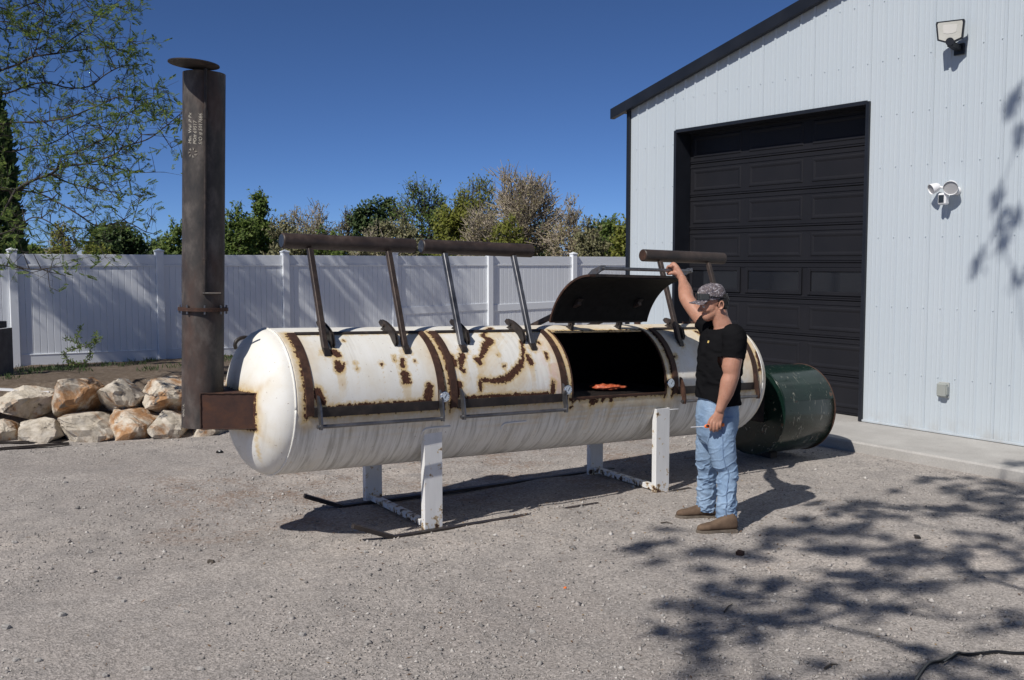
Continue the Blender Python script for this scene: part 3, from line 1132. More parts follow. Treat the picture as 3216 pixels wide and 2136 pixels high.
# rust marks from the photograph: (x, y, half width) in pixels of two enlargements
r3 = lambda l: [(700 + .3826 * a, 700 + .3826 * b, w * .00058) for a, b, w in l]
r4 = lambda l: [(1300 + .3826 * a, 700 + .3826 * b, w * .00058) for a, b, w in l]
r6 = lambda l: [(1700 + .1906 * a, 1100 + .1906 * b, w * .00026) for a, b, w in l]
MARKS = [
    r3([(905, 1070, 55), (940, 1095, 40)]), r3([(940, 1165, 42), (950, 1195, 62)]), r3([(990, 1160, 12), (975, 1195, 14)]),
    r3([(1468, 1130, 34), (1470, 1180, 38)]), r3([(1490, 1255, 58), (1500, 1295, 56)]), r3([(1402, 1110, 14), (1406, 1135, 14)]),
    r3([(1082, 1160, 12)]), r3([(1295, 1165, 14)]), r3([(1465, 1318, 12)]), r3([(1570, 1145, 12)]), r3([(1095, 1205, 10)]), r3([(990, 978, 10)]),
    r3([(770, 1395, 60), (800, 1470, 60)]), r3([(1690, 1350, 55), (1680, 1430, 62)]),
    r3([(830, 1520, 16), (1000, 1505, 18), (1250, 1490, 20), (1480, 1475, 18), (1700, 1465, 26)]),
    r4([(630, 868, 34), (575, 915, 30), (560, 940, 26), (625, 975, 50), (585, 1015, 56), (560, 1070, 34), (545, 1120, 24)]),
    r4([(510, 1125, 40), (535, 1150, 40)]),
    r4([(878, 985, 24), (890, 1060, 26), (888, 1130, 30), (865, 1175, 46), (815, 1232, 52), (750, 1280, 50), (660, 1302, 34), (575, 1292, 24), (540, 1285, 26)]),
    r4([(538, 1330, 34), (540, 1375, 24)]), r4([(395, 1100, 44), (378, 1155, 40)]), r4([(378, 1195, 26), (405, 1222, 22)]), r4([(300, 1120, 60), (330, 1170, 40)]),
    r4([(925, 1100, 34), (950, 1150, 46)]), r4([(737, 1178, 24)]), r4([(690, 1090, 10)]), r4([(1080, 1080, 26), (1085, 1120, 18)]), r4([(1015, 990, 24)]),
    r4([(360, 1340, 60), (350, 1400, 60)]), r4([(400, 1440, 24), (700, 1420, 26), (1100, 1405, 26)]), r4([(1135, 1310, 34), (1130, 1390, 36)]),
    r6([(800, 780, 60), (840, 850, 110), (800, 900, 40)]), r6([(905, 800, 50), (910, 850, 34)]), r6([(1010, 800, 90), (1000, 835, 50)]), r6([(1140, 790, 70), (1150, 840, 60)]), r6([(1160, 900, 26)]),
    r6([(480, 800, 60), (700, 775, 70), (1000, 750, 70), (1400, 735, 70), (1700, 700, 60), (2000, 700, 90)]),
    r6([(470, 940, 60), (500, 930, 26)]),
    [(2185, 1045, .02), (2210, 1060, .03)], [(2080, 1105, .006)], [(2120, 1120, .012), (2100, 1130, .01)],
    [(2375, 1110, .02), (2385, 1160, .02)],
]
TM = []
for ml in MARKS:
    TM.append([(*onT(x, y), w) for x, y, w in ml])


def rustfield(S_, TH):
    """rust value from the marks; 0.5 is the edge"""
    out = np.zeros(S_.shape)
    T_ = TH * MPD
    for ml in TM:
        q = [(s, t * MPD, w) for s, t, w in ml]
        if len(q) == 1: q = q * 2
        for (s0, t0, w0), (s1, t1, w1) in zip(q[:-1], q[1:]):
            ds, dt = s1 - s0, t1 - t0
            L2 = ds * ds + dt * dt + 1e-9
            k = np.clip(((S_ - s0) * ds + (T_ - t0) * dt) / L2, 0, 1)
            d = np.hypot(S_ - s0 - k * ds, T_ - t0 - k * dt)
            w = w0 + (w1 - w0) * k
            out = np.maximum(out, np.clip(0.5 + (w - d) / 0.075, 0, 1))
    return out


def edgerust(S_, TH):
    """rust creeping from the door frames and the hatch"""
    out = np.zeros(S_.shape)
    for dr in DOORS + [OP[:2]]:
        if dr is None: continue
        for e in dr:
            v = np.clip(0.62 - np.abs(S_ - e) / 0.085, 0, 1) * sstep(-16, -7, TH) * sstep(76, 70, TH)
            out = np.maximum(out, v)
        ins = sstep(dr[0] - .03, dr[0], S_) * sstep(dr[1] + .03, dr[1], S_)
        out = np.maximum(out, ins * np.clip(0.60 - np.abs(TH + 4.5) * MPD / 0.10, 0, 1))
        out = np.maximum(out, ins * np.clip(0.55 - np.abs(TH - 68) * MPD / 0.10, 0, 1))
    return out


def dirtfield(S_, TH):
    return sstep(4, -22, TH) * 0.9 + 0.06


def pinkfield(S_, TH):
    a = np.exp(-((S_ - 0.10) / 0.10) ** 2) * sstep(-6, 8, TH) * sstep(78, 60, TH)
    b = np.exp(-((S_ - 0.235) / 0.05) ** 2) * sstep(22, 30, TH) * sstep(72, 60, TH) * 1.3
    c = np.exp(-((S_ - 2.36) / 0.12) ** 2) * sstep(10, 20, TH) * 0.8
    return np.clip(a * 0.6 + b + c, 0, 1)


def stainfield(S_, TH):
    """cream and ochre weathering spreading from the frames"""
    out = np.zeros(S_.shape)
    for dr in DOORS + [OP[:2]]:
        if dr is None: continue
        for e in dr:
            out = np.maximum(out, 0.55 * np.exp(-np.abs(S_ - e) / 0.09) * sstep(-30, -8, TH) * sstep(80, 70, TH))
        ins = sstep(dr[0] - .05, dr[0], S_) * sstep(dr[1] + .05, dr[1], S_)
        out = np.maximum(out, ins * 0.5 * np.exp(-np.abs(TH + 4.5) * MPD / 0.07))
    # runs of rust water below every mark
    for k_ in (3.5, 7, 11, 15, 20, 26):
        out = np.maximum(out, 0.62 * math.exp(-k_ / 18) * sstep(0.45, 0.6, rustfield(S_, TH + k_)))
    out = np.maximum(out, 0.30 * sstep(-0.3, 0.2, S_) * sstep(30, 60, TH))
    out = np.maximum(out, 0.34 * sstep(1.2, 2.0, S_) * sstep(-10, 10, TH))
    return out


# --- shell with the hatch cut out
ns, nt = 320, 216
ss = np.unique(np.concatenate([np.linspace(SL_, SR_, ns), OP[:2]])); tt = np.unique(np.concatenate([np.linspace(-180, 180, nt + 1)[:-1], OP[2:]]))
SS, TT = np.meshgrid(ss, tt, indexing='ij')
V = TP(SS, TT).reshape(-1, 3)
F = []
nt_ = len(tt)
for i in range(len(ss) - 1):
    for j in range(nt_):
        k = (j + 1) % nt_
        sm = (ss[i] + ss[i + 1]) / 2
        tm = (tt[j] + (tt[k] if k else 180)) / 2
        if OP[0] < sm < OP[1] and OP[2] < tm < OP[3]:
            continue
        F.append((i * nt_ + j, (i + 1) * nt_ + j, (i + 1) * nt_ + k, i * nt_ + k))
rf = np.maximum(rustfield(SS, TT), edgerust(SS, TT))
shell = mk('tank_shell', (V, F), TANK, SM, smooth=True, attrs={'rust': rf.ravel(), 'dirt': dirtfield(SS, TT).ravel(), 'pink': pinkfield(SS, TT).ravel(), 'stain': stainfield(SS, TT).ravel()})
sol = shell.modifiers.new('thickness', 'SOLIDIFY'); sol.thickness = 0.012; sol.offset = 0
# --- domed ends
for sg, sc in ((-1, SL_), (1, SR_)):
    rings = []; at_r = []; at_d = []; at_s = []
    th = np.linspace(-180, 180, 97)[:-1]
    for p in np.linspace(0, math.pi / 2 - 0.02, 26):
        pe = p
        rr = TR * math.cos(pe) ** 0.92; sx = sc + sg * HD * math.sin(pe)
        rings.append(TP(np.full(96, sx), th, rr))
        hr = np.zeros(96); hs = np.full(96, 0.0 if sg < 0 else 0.30)
        if sg < 0:      # rust where the flue box is welded in, and a streak below it
            q = rings[-1] - P0
            fr, upv = q @ E1, q @ E2
            hr = np.clip(0.62 - np.maximum(np.abs(upv + 0.03) - 0.125, np.maximum(np.abs(fr) - 0.295, 0)) / 0.055, 0, 1)
            stx = np.clip(0.62 - np.abs(fr - 0.27 - 0.25 * (upv + .2)) / 0.045, 0, 1) * sstep(-0.46, -0.3, upv) * (upv < -0.1)
            hr = np.maximum(hr, stx * 0.55)
            hs = np.maximum(0.75 * np.exp(-np.maximum(np.abs(upv + 0.03) - 0.125, np.maximum(np.abs(fr) - 0.295, 0)) / 0.045), stx * 1.1)
        at_s.append(hs); at_r.append(hr); at_d.append(np.where(np.abs(th) > 90, 0.5, dirtfield(np.zeros(96), th) * (0.25 if sg < 0 else 0.8)))
    if sg < 0:
        rings = [r[::-1] for r in rings]; at_r = [a[::-1] for a in at_r]; at_d = [a[::-1] for a in at_d]; at_s = [a[::-1] for a in at_s]
    VF = loft(rings, True)
    mk('tank_head', VF, TANK, SM, smooth=60, attrs={'rust': np.concatenate(at_r), 'dirt': np.concatenate(at_d), 'pink': np.zeros(26 * 96), 'stain': np.concatenate(at_s)})
    # weld bead
    th = np.linspace(0, 360, 120)
    bead = TP(np.full(120, sc + sg * 0.005), th, TR + 0.002 + 0.0015 * np.sin(th * 3.1))
    mk('weld_seam', tube(bead, 0.008, 6), TANK, SM, smooth=True)
# --- sooty lining
ss2 = np.linspace(SL_ + 0.01, SR_ - 0.01, 60)
ss2 = np.unique(np.concatenate([ss2, OP[:2]])); tt2 = np.unique(np.concatenate([np.linspace(-180, 180, 73)[:-1], OP[2:]]))
SS2, TT2 = np.meshgrid(ss2, tt2, indexing='ij')
V2 = TP(SS2, TT2, TR - 0.0085).reshape(-1, 3); F2 = []; n2 = len(tt2)
for i in range(len(ss2) - 1):
    for j in range(n2):
        k = (j + 1) % n2
        sm = (ss2[i] + ss2[i + 1]) / 2; tm = (tt2[j] + (tt2[k] if k else 180)) / 2
        if OP[0] < sm < OP[1] and OP[2] < tm < OP[3]: continue
        F2.append((i * n2 + k, (i + 1) * n2 + k, (i + 1) * n2 + j, i * n2 + j))
for i_, s_ in ((0, ss2[0]), (len(ss2) - 1, ss2[-1])):
    F2.append(tuple(i_ * n2 + j for j in range(n2)))
mk('sooty_lining', (V2, F2), SOOT, SM, smooth=40)


def strip(s0, s1, t0, t1, r0, r1, ns_=6, nt_=40):
    """curved plate between two radii"""
    s = np.linspace(s0, s1, ns_); t = np.linspace(t0, t1, nt_)
    S_, T_ = np.meshgrid(s, t, indexing='ij')
    A = TP(S_, T_, r1).reshape(-1, 3); Bv = TP(S_, T_, r0).reshape(-1, 3)
    V_ = np.concatenate([A, Bv]); F_ = []; m = ns_ * nt_
    for i in range(ns_ - 1):
        for j in range(nt_ - 1):
            a = i * nt_ + j
            F_.append((a, a + nt_, a + nt_ + 1, a + 1)); F_.append((m + a, m + a + 1, m + a + nt_ + 1, m + a + nt_))
    for i in range(ns_ - 1):
        for j, fl in ((0, 1), (nt_ - 1, 0)):
            a, b = i * nt_ + j, (i + 1) * nt_ + j
            F_.append((a, m + a, m + b, b) if fl else (a, b, m + b, m + a))
    for j in range(nt_ - 1):
        for i, fl in ((0, 0), (ns_ - 1, 1)):
            a, b = i * nt_ + j, i * nt_ + j + 1
            F_.append((a, m + a, m + b, b) if fl else (a, b, m + b, m + a))
    return (V_, F_), S_, T_


PIV = (0.177, 0.541)            # hinge pin in the tank frame (front, up)
OPEN = math.radians(96)


def swing(V_, ang):
    """turn world points about the hinge pin"""
    q = V_ - P0
    s, f, u = q @ AX, q @ E1 - PIV[0], q @ E2 - PIV[1]
    c, sn = math.cos(ang), math.sin(ang)
    f2, u2 = f * c - u * sn + PIV[0], f * sn + u * c + PIV[1]
    return P0 + np.outer(s, AX) + np.outer(f2, E1) + np.outer(u2, E2)


def bracket(sc, pts, th=0.014):
    """flat plate cut to an outline (front, up) standing across the axis"""
    n_ = len(pts)
    V_ = np.array([TL(sc - th / 2, f, u) for f, u in pts] + [TL(sc + th / 2, f, u) for f, u in pts])
    F_ = [tuple(range(n_ - 1, -1, -1)), tuple(range(n_, 2 * n_))]
    for i in range(n_):
        j = (i + 1) % n_
        F_.append((i, j, n_ + j, n_ + i))
    return V_, F_


def pol(r, t):
    return (r * math.cos(math.radians(t)), r * math.sin(math.radians(t)))


ARMS = [(-1.822, -1.188), (-0.697, -0.042), (0.44, 1.10), (1.576, 2.19)]
CWS = [(-2.02, -0.95), (-0.885, 0.165), (0.24, 1.28), (1.40, 2.43)]
DL = ['white cooking hatch with ragged rust holes under two rusty arms', 'white cooking hatch with big curved rust scars',
      'hatch standing open showing its black underside', 'cream hatch in shade behind the person']
for di in range(4):
    op = di == 2
    s0, s1 = DOORS[di] if not op else (0.235, 1.305)
    T0, T1 = -5.0, 67.5
    xf = (lambda VF, a=OPEN: (swing(np.asarray(VF[0], float), a), VF[1])) if op else (lambda VF, a=0: VF)
    VF, S_, T_ = strip(s0 + 0.02, s1 - 0.02, T0 + 1.0, T1 - 1.0, TR + 0.004, TR + 0.012, 110, 70)
    n_ = S_.size
    S2_, T2_ = np.concatenate([S_.ravel()] * 2), np.concatenate([T_.ravel()] * 2)
    a_r = np.maximum(rustfield(S2_, T2_), edgerust(S2_, T2_))
    # scorched paint round the welded arm feet
    for sa in ARMS[di]:
        a_r = np.maximum(a_r, np.clip(0.62 - np.hypot(S2_ - sa, (T2_ - 44) * MPD) / 0.14, 0, 1))
    hatch = mk('hatch', xf(VF), TANK if not op else DARKIRON, SM, smooth=50, label=DL[di],
               attrs={'rust': a_r, 'dirt': np.full(2 * n_, 0.10) + 0.25 * (vnoise(np.stack([S2_ * 3, T2_ * .02, 0 * S2_], 1), 1, 3) > .2), 'pink': pinkfield(S2_, T2_), 'stain': stainfield(S2_, T2_)})
    if op:      # sooty inside of the lid
        VFi, _, _ = strip(s0 + 0.012, s1 - 0.012, T0, T1, TR - 0.004, TR + 0.003, 6, 40)
        mk('hatch_lining', xf(VFi), SOOT, hatch, smooth=50)
    for e, w in ((s0, 1), (s1, -1)):
        VF, _, _ = strip(min(e, e + w * 0.055), max(e, e + w * 0.055), T0, T1 + 1.5, TR + 0.003, TR + 0.020, 3, 40)
        mk('side_flange', xf(VF), RUST, hatch, smooth=40)
    VF, _, _ = strip(s0 + 0.056, s1 - 0.056, T1 - 1.5, T1 + 2.0, TR + 0.003, TR + 0.022, 3, 5)
    mk('top_flange', xf(VF), DARKIRON, hatch, smooth=40)
    VF, _, _ = strip(s0 + 0.056, s1 - 0.056, T0 - 1.0, T0 + 6.0, TR + 0.003, TR + 0.024, 3, 8)
    mk('bottom_flange', xf(VF), DARKIRON, hatch, smooth=40)
    # handle: two curved flat brackets and a bar
    hb = (0.575, -0.115)
    for e in (s0 + 0.085, s1 - 0.045):
        pts = [pol(TR + .012, 10), pol(TR + .03, 9), pol(TR + .062, 2), (hb[0] + .026, hb[1] + .02), (hb[0] + .022, hb[1] - .02), (hb[0] - .012, hb[1] - .022),
               (hb[0] - .018, hb[1] + .03), pol(TR + .028, -5), pol(TR + .012, -4)]
        mk('handle_bracket', xf(bracket(e, pts)), STEEL if di < 3 else RUST, hatch)
    mk('handle_bar', xf(cyl(TL(s0 + 0.06, *hb), TL(s1 - 0.03, *hb), 0.0135, 12)), STEEL, hatch, smooth=40)
    # counterweight arms
    aa = math.radians(88)
    xa = (lambda VF: (swing(np.asarray(VF[0], float), aa), VF[1])) if op else (lambda VF: VF)
    for sa in ARMS[di]:
        f0 = pol(TR + .004, 45); f1 = (0.085, 1.092)
        mk('counterweight_arm', xa(beam(TL(sa, *f0), TL(sa, *f1), 0.040, 0.040, AX, 0.004)), ARMRUST if di in (0, 2, 3) else STEEL, hatch)
        mk('arm_foot', xa(bracket(sa, [pol(TR + .010, 41), pol(TR + .018, 41), pol(TR + .034, 44.5), pol(TR + .034, 48), pol(TR + .010, 49)], 0.046)), DARKIRON, hatch)
        # crescent hinge plates beside each arm
        side = 0.055 if sa == ARMS[di][0] else -0.075
        cres = [pol(TR + .012, 49), pol(TR + .045, 50)] + [pol(TR + .085, t) for t in (56, 62, 68, 73)] + [pol(TR + .080, 79), pol(TR + .055, 81), pol(TR + .036, 78), pol(TR + .036, 70), pol(TR + .026, 60), pol(TR + .012, 54)]
        pl_ = MB(); pl_.add(bracket(sa + side, cres, 0.008)); pl_.add(bracket(sa + side + 0.018, cres, 0.008))
        mk('hinge_plate', xf(pl_.get()), DARKIRON, hatch)
        ft = MB()
        ft.add(bracket(sa + side + 0.009, [pol(TR + .003, 79), pol(TR + .003, 69), (PIV[0] + .02, PIV[1]), (PIV[0], PIV[1] + .02), (PIV[0] - .02, PIV[1])], 0.009))
        ft.add(cyl(TL(sa + side - 0.018, *PIV), TL(sa + side + 0.036, *PIV), 0.012, 8))
        mk('hinge_lug', ft, DARKIRON, SM)
    c0, c1 = CWS[di]
    cw = (0.045, 1.142)
    mk('counterweight', xa(cyl(TL(c0, *cw), TL(c1, *cw), 0.055, 28, None, 0.006)), PIPE, hatch, smooth=35)
    mk('counterweight_end', xa(cyl(TL(c0 - .002, *cw), TL(c0 + .001, *cw), 0.046, 24)), STEEL if di < 2 else RUST, hatch)
# rusty seat of the open hatch
for e, w in ((OP[0], -1), (OP[1], 1)):
    VF, _, _ = strip(min(e, e + w * 0.014), max(e, e + w * 0.014), OP[2], OP[3], TR - 0.006, TR + 0.009, 2, 40)
    mk('hatch_seat', VF, RUST, SM, smooth=40)
VF, _, _ = strip(OP[0] - .014, OP[1] + .014, OP[2] - 2.0, OP[2], TR - 0.012, TR + 0.011, 30, 3)
mk('hatch_seat', VF, RUST, SM, smooth=40)

# cooking grate inside the hatch
GU = -0.055
gr = MB()
for k in range(49):
    s_ = OP[0] - 0.35 + k * 0.035
    gr.add(beam(TL(s_, 0.485, GU), TL(s_, -0.44, GU), 0.006, 0.006))
for k in range(38):
    f_ = 0.48 - k * 0.025
    gr.add(beam(TL(OP[0] - 0.37, f_, GU + 0.006), TL(OP[1] + 0.36, f_, GU + 0.006), 0.005, 0.005))
mk('cooking_grate', gr, DARKIRON, SM)

# thermometers
TICK = simple('gauge_face', (0.50, 0.56, 0.62), (0.62, 0.68, 0.73), 30, 0.25, bump=0)
for px, py in ((1398, 1240), (1785, 1218), (2108, 1198)):
    s_, t_ = onT(px, py, TR + 0.05)
    c0 = TP(np.array(s_), np.array(t_ - 1.5), TR + 0.002); nrm = TP(np.array(s_), np.array(t_ - 1.5), TR + 0.1) - c0; nrm /= np.linalg.norm(nrm)
    g = mk('thermometer', cyl(c0, c0 + nrm * 0.036, 0.013, 12), STEEL, SM, smooth=40)
    mk('gauge_case', cyl(c0 + nrm * 0.030, c0 + nrm * 0.050, 0.040, 28, None, 0.004), CHROME, g, smooth=35)
    mk('gauge_dial', cyl(c0 + nrm * 0.0502, c0 + nrm * 0.0512, 0.034, 28), TICK, g)
    Rg = frame(nrm); mm = MB()
    for k in range(12):
        a = k / 12 * 6.283
        d_ = Rg[:, 0] * math.cos(a) + Rg[:, 1] * math.sin(a)
        mm.add(beam(c0 + nrm * 0.0518 + d_ * 0.024, c0 + nrm * 0.0518 + d_ * 0.031, 0.003, 0.001, nrm))
    d_ = Rg[:, 0] * .6 + Rg[:, 1] * .8
    mm.add(beam(c0 + nrm * 0.0522 - d_ * 0.012, c0 + nrm * 0.0522 + d_ * 0.022, 0.004, 0.001, nrm))
    mk('gauge_marks', mm, BLACKPL, g)

# doubler plate outlines on the shell: bent bar lugs
for px0, py0, px1, py1 in ((1325, 1355, 1411, 1338), (1572, 1342, 1650, 1322), (2072, 1298, 2128, 1284)):
    sa, ta = onT(px0, py0); sb_, tb = onT(px1, py1)
    tm = max(ta, tb)
    path = [TP(np.array(sa), np.array(tm - 6), TR + .004), TP(np.array(sa + .004), np.array(tm - 2.5), TR + .006), TP(np.array(sa + .03), np.array(tm - .4), TR + .006),
            TP(np.array((sa + sb_) / 2), np.array(tm), TR + .006), TP(np.array(sb_), np.array(tm), TR + .004)]
    mk('doubler_lug', tube(spline(path, 5), 0.009, 8, ends=True), LEGW, SM, smooth=True)
# lifting ring at the end
s_, t_ = -2.02, 108
ringp = [TL(-2.150, -0.30, .385) + E2 * (0.055 * math.sin(a)) - AX * (0.075 * math.cos(a) + .0) for a in np.linspace(-0.5, 3.4, 16)]
mk('lifting_ring', tube(ringp, 0.014, 10), DARKIRON, SM, smooth=True)
# old valve stubs along the top
for s_, h in ((1.42, .03), (1.86, .03), (2.02, .025), (2.12, .03)):
    mk('top_bolt', cyl(TP(np.array(s_), np.array(92.)), TP(np.array(s_), np.array(92.), TR + h), 0.03, 8), RUST, SM)

# legs, cross members and skids
FY = 6.655
legs = [(3.71, FY, 0.80), (5.968, FY + 0.012, 0.74)]


def channel(x, y0, z1, w=0.15, dpt=0.048, z0=-0.03, face=-1):
    m_ = MB()
    m_.add(cbox((x, y0 + 0.004, (z0 + z1) / 2), (w / 2, 0.004, (z1 - z0) / 2), 0.002))
    for sx in (-1, 1):
        m_.add(cbox((x + sx * (w / 2 - 0.0042), y0 + 0.0082 + dpt / 2, (z0 + z1) / 2), (0.004, dpt / 2, (z1 - z0) / 2 - 0.001), 0.002))
    return m_


LEGP = m_rust('tmp', (0.1, 0.1, 0.1), (0.1, 0.1, 0.1), (0.1, 0.1, 0.1))
bpy.data.materials.remove(LEGP)


def m_leg():
    M = Mat('chipped_white_leg', rough=0.5, spec=0.35)
    z = M.node('ShaderNodeSeparateXYZ'); M.nt.links.new(M.co(), z.inputs[0])
    low = M.step(0.16, 0.0, z.outputs['Z'])
    v = M.math('ADD', M.math('MULTIPLY', low, 0.16), M.noise(17, 5, 0.65))
    chip = M.step(0.67, 0.70, v)
    w = M.ramp(M.noise(3, 4, 0.6, M.co((6, 6, 1))), [(0.3, (0.66, 0.66, 0.65)), (0.7, (0.76, 0.755, 0.74))])
    M.set('Base Color', M.mix(chip, M.mix(M.step(0.60, 0.67, v), w, (0.5, 0.38, 0.22)), (0.07, 0.038, 0.025)))
    return M.m


LEGM = m_leg()
BY = [7.72, 7.62]
for (x, y_, zt), by in zip(legs, BY):
    mk('leg', channel(x, y_, zt), LEGM, SM)
    mk('leg', channel(x + 0.03, by, 0.62), LEGM, SM)
    mk('cross_member', beam((x - 0.02, y_ + 0.07, 0.045), (x + 0.02, by - 0.01, 0.05), 0.06, 0.045), LEGM, SM)
for y_, tipz, x0 in ((FY - 0.035, 0.13, 3.36), (7.70, 0.13, 3.44)):
    pt = [(x0 - 0.30, y_ + 0.05, tipz), (x0, y_, 0.014), (6.3, y_ + 0.05, -0.002)]
    m_ = MB()
    m_.add(beam(pt[0], pt[1], 0.055, 0.032)); m_.add(beam(pt[1], pt[2], 0.055, 0.026))
    mk('skid', m_, DARKIRON, SM)

# flue box, smoke stack
sc = TL(-2.56, 0.0, 0.0)
sc = np.array([2.140, 7.085, 0.0]); SRAD = 0.140
stk0 = sc + np.array([0, 0, 0.868]); STK = E2


def SKP(h, ang, r):
    """stack point: height along the stack, angle (0 = away to the right of the picture, -90 = to the camera)"""
    a = np.radians(np.asarray(ang, float)); h = np.asarray(h, float)
    u = RT - STK * (RT @ STK); u /= np.linalg.norm(u); v = np.cross(STK, u)
    return stk0 + h[..., None] * STK + (np.asarray(r) * np.cos(a))[..., None] * u + (np.asarray(r) * np.sin(a))[..., None] * v


HT = 2.39


def ringpipe(r0, r1, h0, h1, n_=48):
    a = np.linspace(0, 360, n_, endpoint=False)
    o = np.ones(n_)
    rg = [SKP(o * h0, a, r1), SKP(o * h1, a, r1), SKP(o * h1, a, r0), SKP(o * h0, a, r0), SKP(o * h0, a, r1)]
    V_ = np.concatenate(rg[:4]); F_ = []
    for k in range(4):
        for i in range(n_):
            j = (i + 1) % n_; kk = (k + 1) % 4
            F_.append((k * n_ + i, k * n_ + j, kk * n_ + j, kk * n_ + i))
    return V_, F_


hf = 0.805
stack = mk('smoke_stack', ringpipe(SRAD - 0.008, SRAD, hf + 0.012, HT), STACK, SM, smooth=40, label='tall rusty pipe chimney with a swivel cap')
mk('stack_base_pipe', ringpipe(SRAD - 0.008, SRAD - 0.001, 0.0, hf - 0.012), STACK, stack, smooth=40)
mk('bottom_plate', cyl(stk0 - STK * 0.002, stk0 + STK * 0.008, SRAD - 0.009, 40), RUSTBOX, stack)
for k in (0, 1):
    mk('flange_ring', ringpipe(SRAD + 0.0005, SRAD + 0.026, hf - 0.0118 + k * 0.0123, hf - 0.0002 + k * 0.0123), RUST, stack, smooth=40)
for a in range(8):
    p = SKP(np.array(hf - 0.03), np.array(a * 45. + 20), SRAD + 0.014)
    mk('flange_bolt', cyl(p, p + STK * 0.06, 0.007, 6), STEEL, stack)
# flat swivel cap turned aside, rod and crank
capc = SKP(np.array(HT + 0.022), np.array(268.), 0.205)
tilt = STK + RT * 0.04 + FH * 0.03; tilt /= np.linalg.norm(tilt)
mk('swivel_cap', cyl(capc - tilt * 0.003, capc + tilt * 0.003, 0.164, 48), DARKIRON, stack, smooth=30, label='flat round steel cap swung half off the chimney')
ra = 290.0
rr_ = SRAD + 0.013
mk('cap_rod', cyl(SKP(np.array(HT - 1.475), np.array(ra), rr_), SKP(np.array(HT + 0.012), np.array(ra), rr_), 0.0095, 10), DARKIRON, stack, smooth=40)
for h in (HT - 0.29, HT - 0.29 - 0.93):
    mk('rod_sleeve', cyl(SKP(np.array(h - .03), np.array(ra), rr_ - .003), SKP(np.array(h + .03), np.array(ra), rr_ - .003), 0.016, 10), DARKIRON, stack, smooth=40)
pc = SKP(np.array(HT - 1.475), np.array(ra), rr_)
mk('crank_handle', cyl(pc - RT * 0.01, pc + RT * 0.115 - FH * 0.01, 0.009, 10), DARKIRON, stack, smooth=40)
# box between stack and tank head
hb0, hb1 = 0.866, 1.108
fa = np.array([2.085, 6.937]); fb = np.array([2.46, 6.785]); bb = np.array([2.46, 7.375]); ba = np.array([2.10, 7.225])
quad = [fa, fb, bb, ba]
Vb = np.array([(*p, hb0 - (p[0] - 2.3) * .027) for p in quad] + [(*p, hb1 - (p[0] - 2.3) * .027) for p in quad])
mk('flue_box', (Vb, [(3, 2, 1, 0), (4, 5, 6, 7), (0, 1, 5, 4), (1, 2, 6, 5), (2, 3, 7, 6), (3, 0, 4, 7)]), RUSTBOX, SM, label='rust brown steel box joining tank and chimney')
wl = MB()
for p, q in ((4, 5), (0, 1), (0, 4)):
    a_, b_ = Vb[p], Vb[q]
    path = [a_ + (b_ - a_) * t + np.array([-.001, -.003, 0.001]) + rng.normal(0, .0008, 3) for t in np.linspace(0, 1, 24)]
    wl.add(tube(path, 0.0045, 6))
mk('weld_bead', wl, RUST, SM, smooth=True)

# firebox drum at the other end
bx0, bx1 = 7.66, 8.42
bc0 = np.array([bx0, 7.27, 0.518]); bc1 = np.array([bx1, 7.30, 0.495]); BRD = 0.437
Rb = frame(bc1 - bc0)
db = Rb[:, 2]
drum = mk('firebox_drum', loft([ell(p, Rb[:, 0], Rb[:, 1], r, r, 72) for p, r in ((bc0 + db * .002, BRD - .004), (bc0 + db * .006, BRD), (bc1 - db * .006, BRD), (bc1, BRD - .004))], True), GREEN, SM, smooth=35,
          label='dark green scratched steel drum firebox')
mk('drum_rim', tube([bc1 + Rb[:, 0] * BRD * math.cos(t) + Rb[:, 1] * BRD * math.sin(t) for t in np.linspace(0, 6.2832, 73)], 0.009, 8), RUST, drum, smooth=True)
mk('drum_rim', tube([bc0 + Rb[:, 0] * BRD * math.cos(t) + Rb[:, 1] * BRD * math.sin(t) for t in np.linspace(0, 6.2832, 73)], 0.006, 8), GREEN, drum, smooth=True)
# lapped seam sheet on the upper part
th = np.radians(np.linspace(17, 175, 50))
u_ = np.array([0, -1, 0.0]); u_ -= db * (u_ @ db); u_ /= np.linalg.norm(u_); w_ = np.cross(u_, db); w_ = w_ if w_[2] > 0 else -w_
rg = []
for p in (bc0 + db * 0.012, bc1 - db * 0.012):
    for r in (BRD + 0.0005, BRD + 0.004):
        rg.append(p + np.outer(np.cos(th) * r, u_) + np.outer(np.sin(th) * r, w_))
Vl = np.concatenate(rg); Fl = []
for i in range(49):
    Fl += [(50 + i, 51 + i, 151 + i, 150 + i)]
    Fl += [(i, 50 + i, 51 + i, 1 + i)][::1] + [(100 + i, 101 + i, 151 + i, 150 + i)]
Fl += [(0, 100, 150, 50), (49, 99, 199, 149)]
mk('lapped_sheet', (Vl, Fl), GREEN, drum, smooth=35)
nk = beam(TL(2.45, 0.0, -0.16), bc0 + db * 0.05 + np.array([0, 0, .06]), 0.34, 0.34)
mk('throat_box', nk, DARKIRON, SM)
mk('drum_support', beam((8.0, 7.26, 0.025), (8.0, 7.5, 0.025), 0.10, 0.07), DARKIRON, SM)


# writing: text meshes wrapped on a surface
def text_mesh(txt, size):
    cu = bpy.data.curves.new('t', 'FONT'); cu.body = txt; cu.size = size; cu.resolution_u = 2
    o = bpy.data.objects.new('t', cu); COL.objects.link(o)
    dg = bpy.context.evaluated_depsgraph_get()
    m2 = bpy.data.meshes.new_from_object(o.evaluated_get(dg))
    V_ = np.array([v.co[:] for v in m2.vertices]); F_ = [tuple(p.vertices) for p in m2.polygons]
    bpy.data.objects.remove(o); bpy.data.meshes.remove(m2)
    return V_, F_


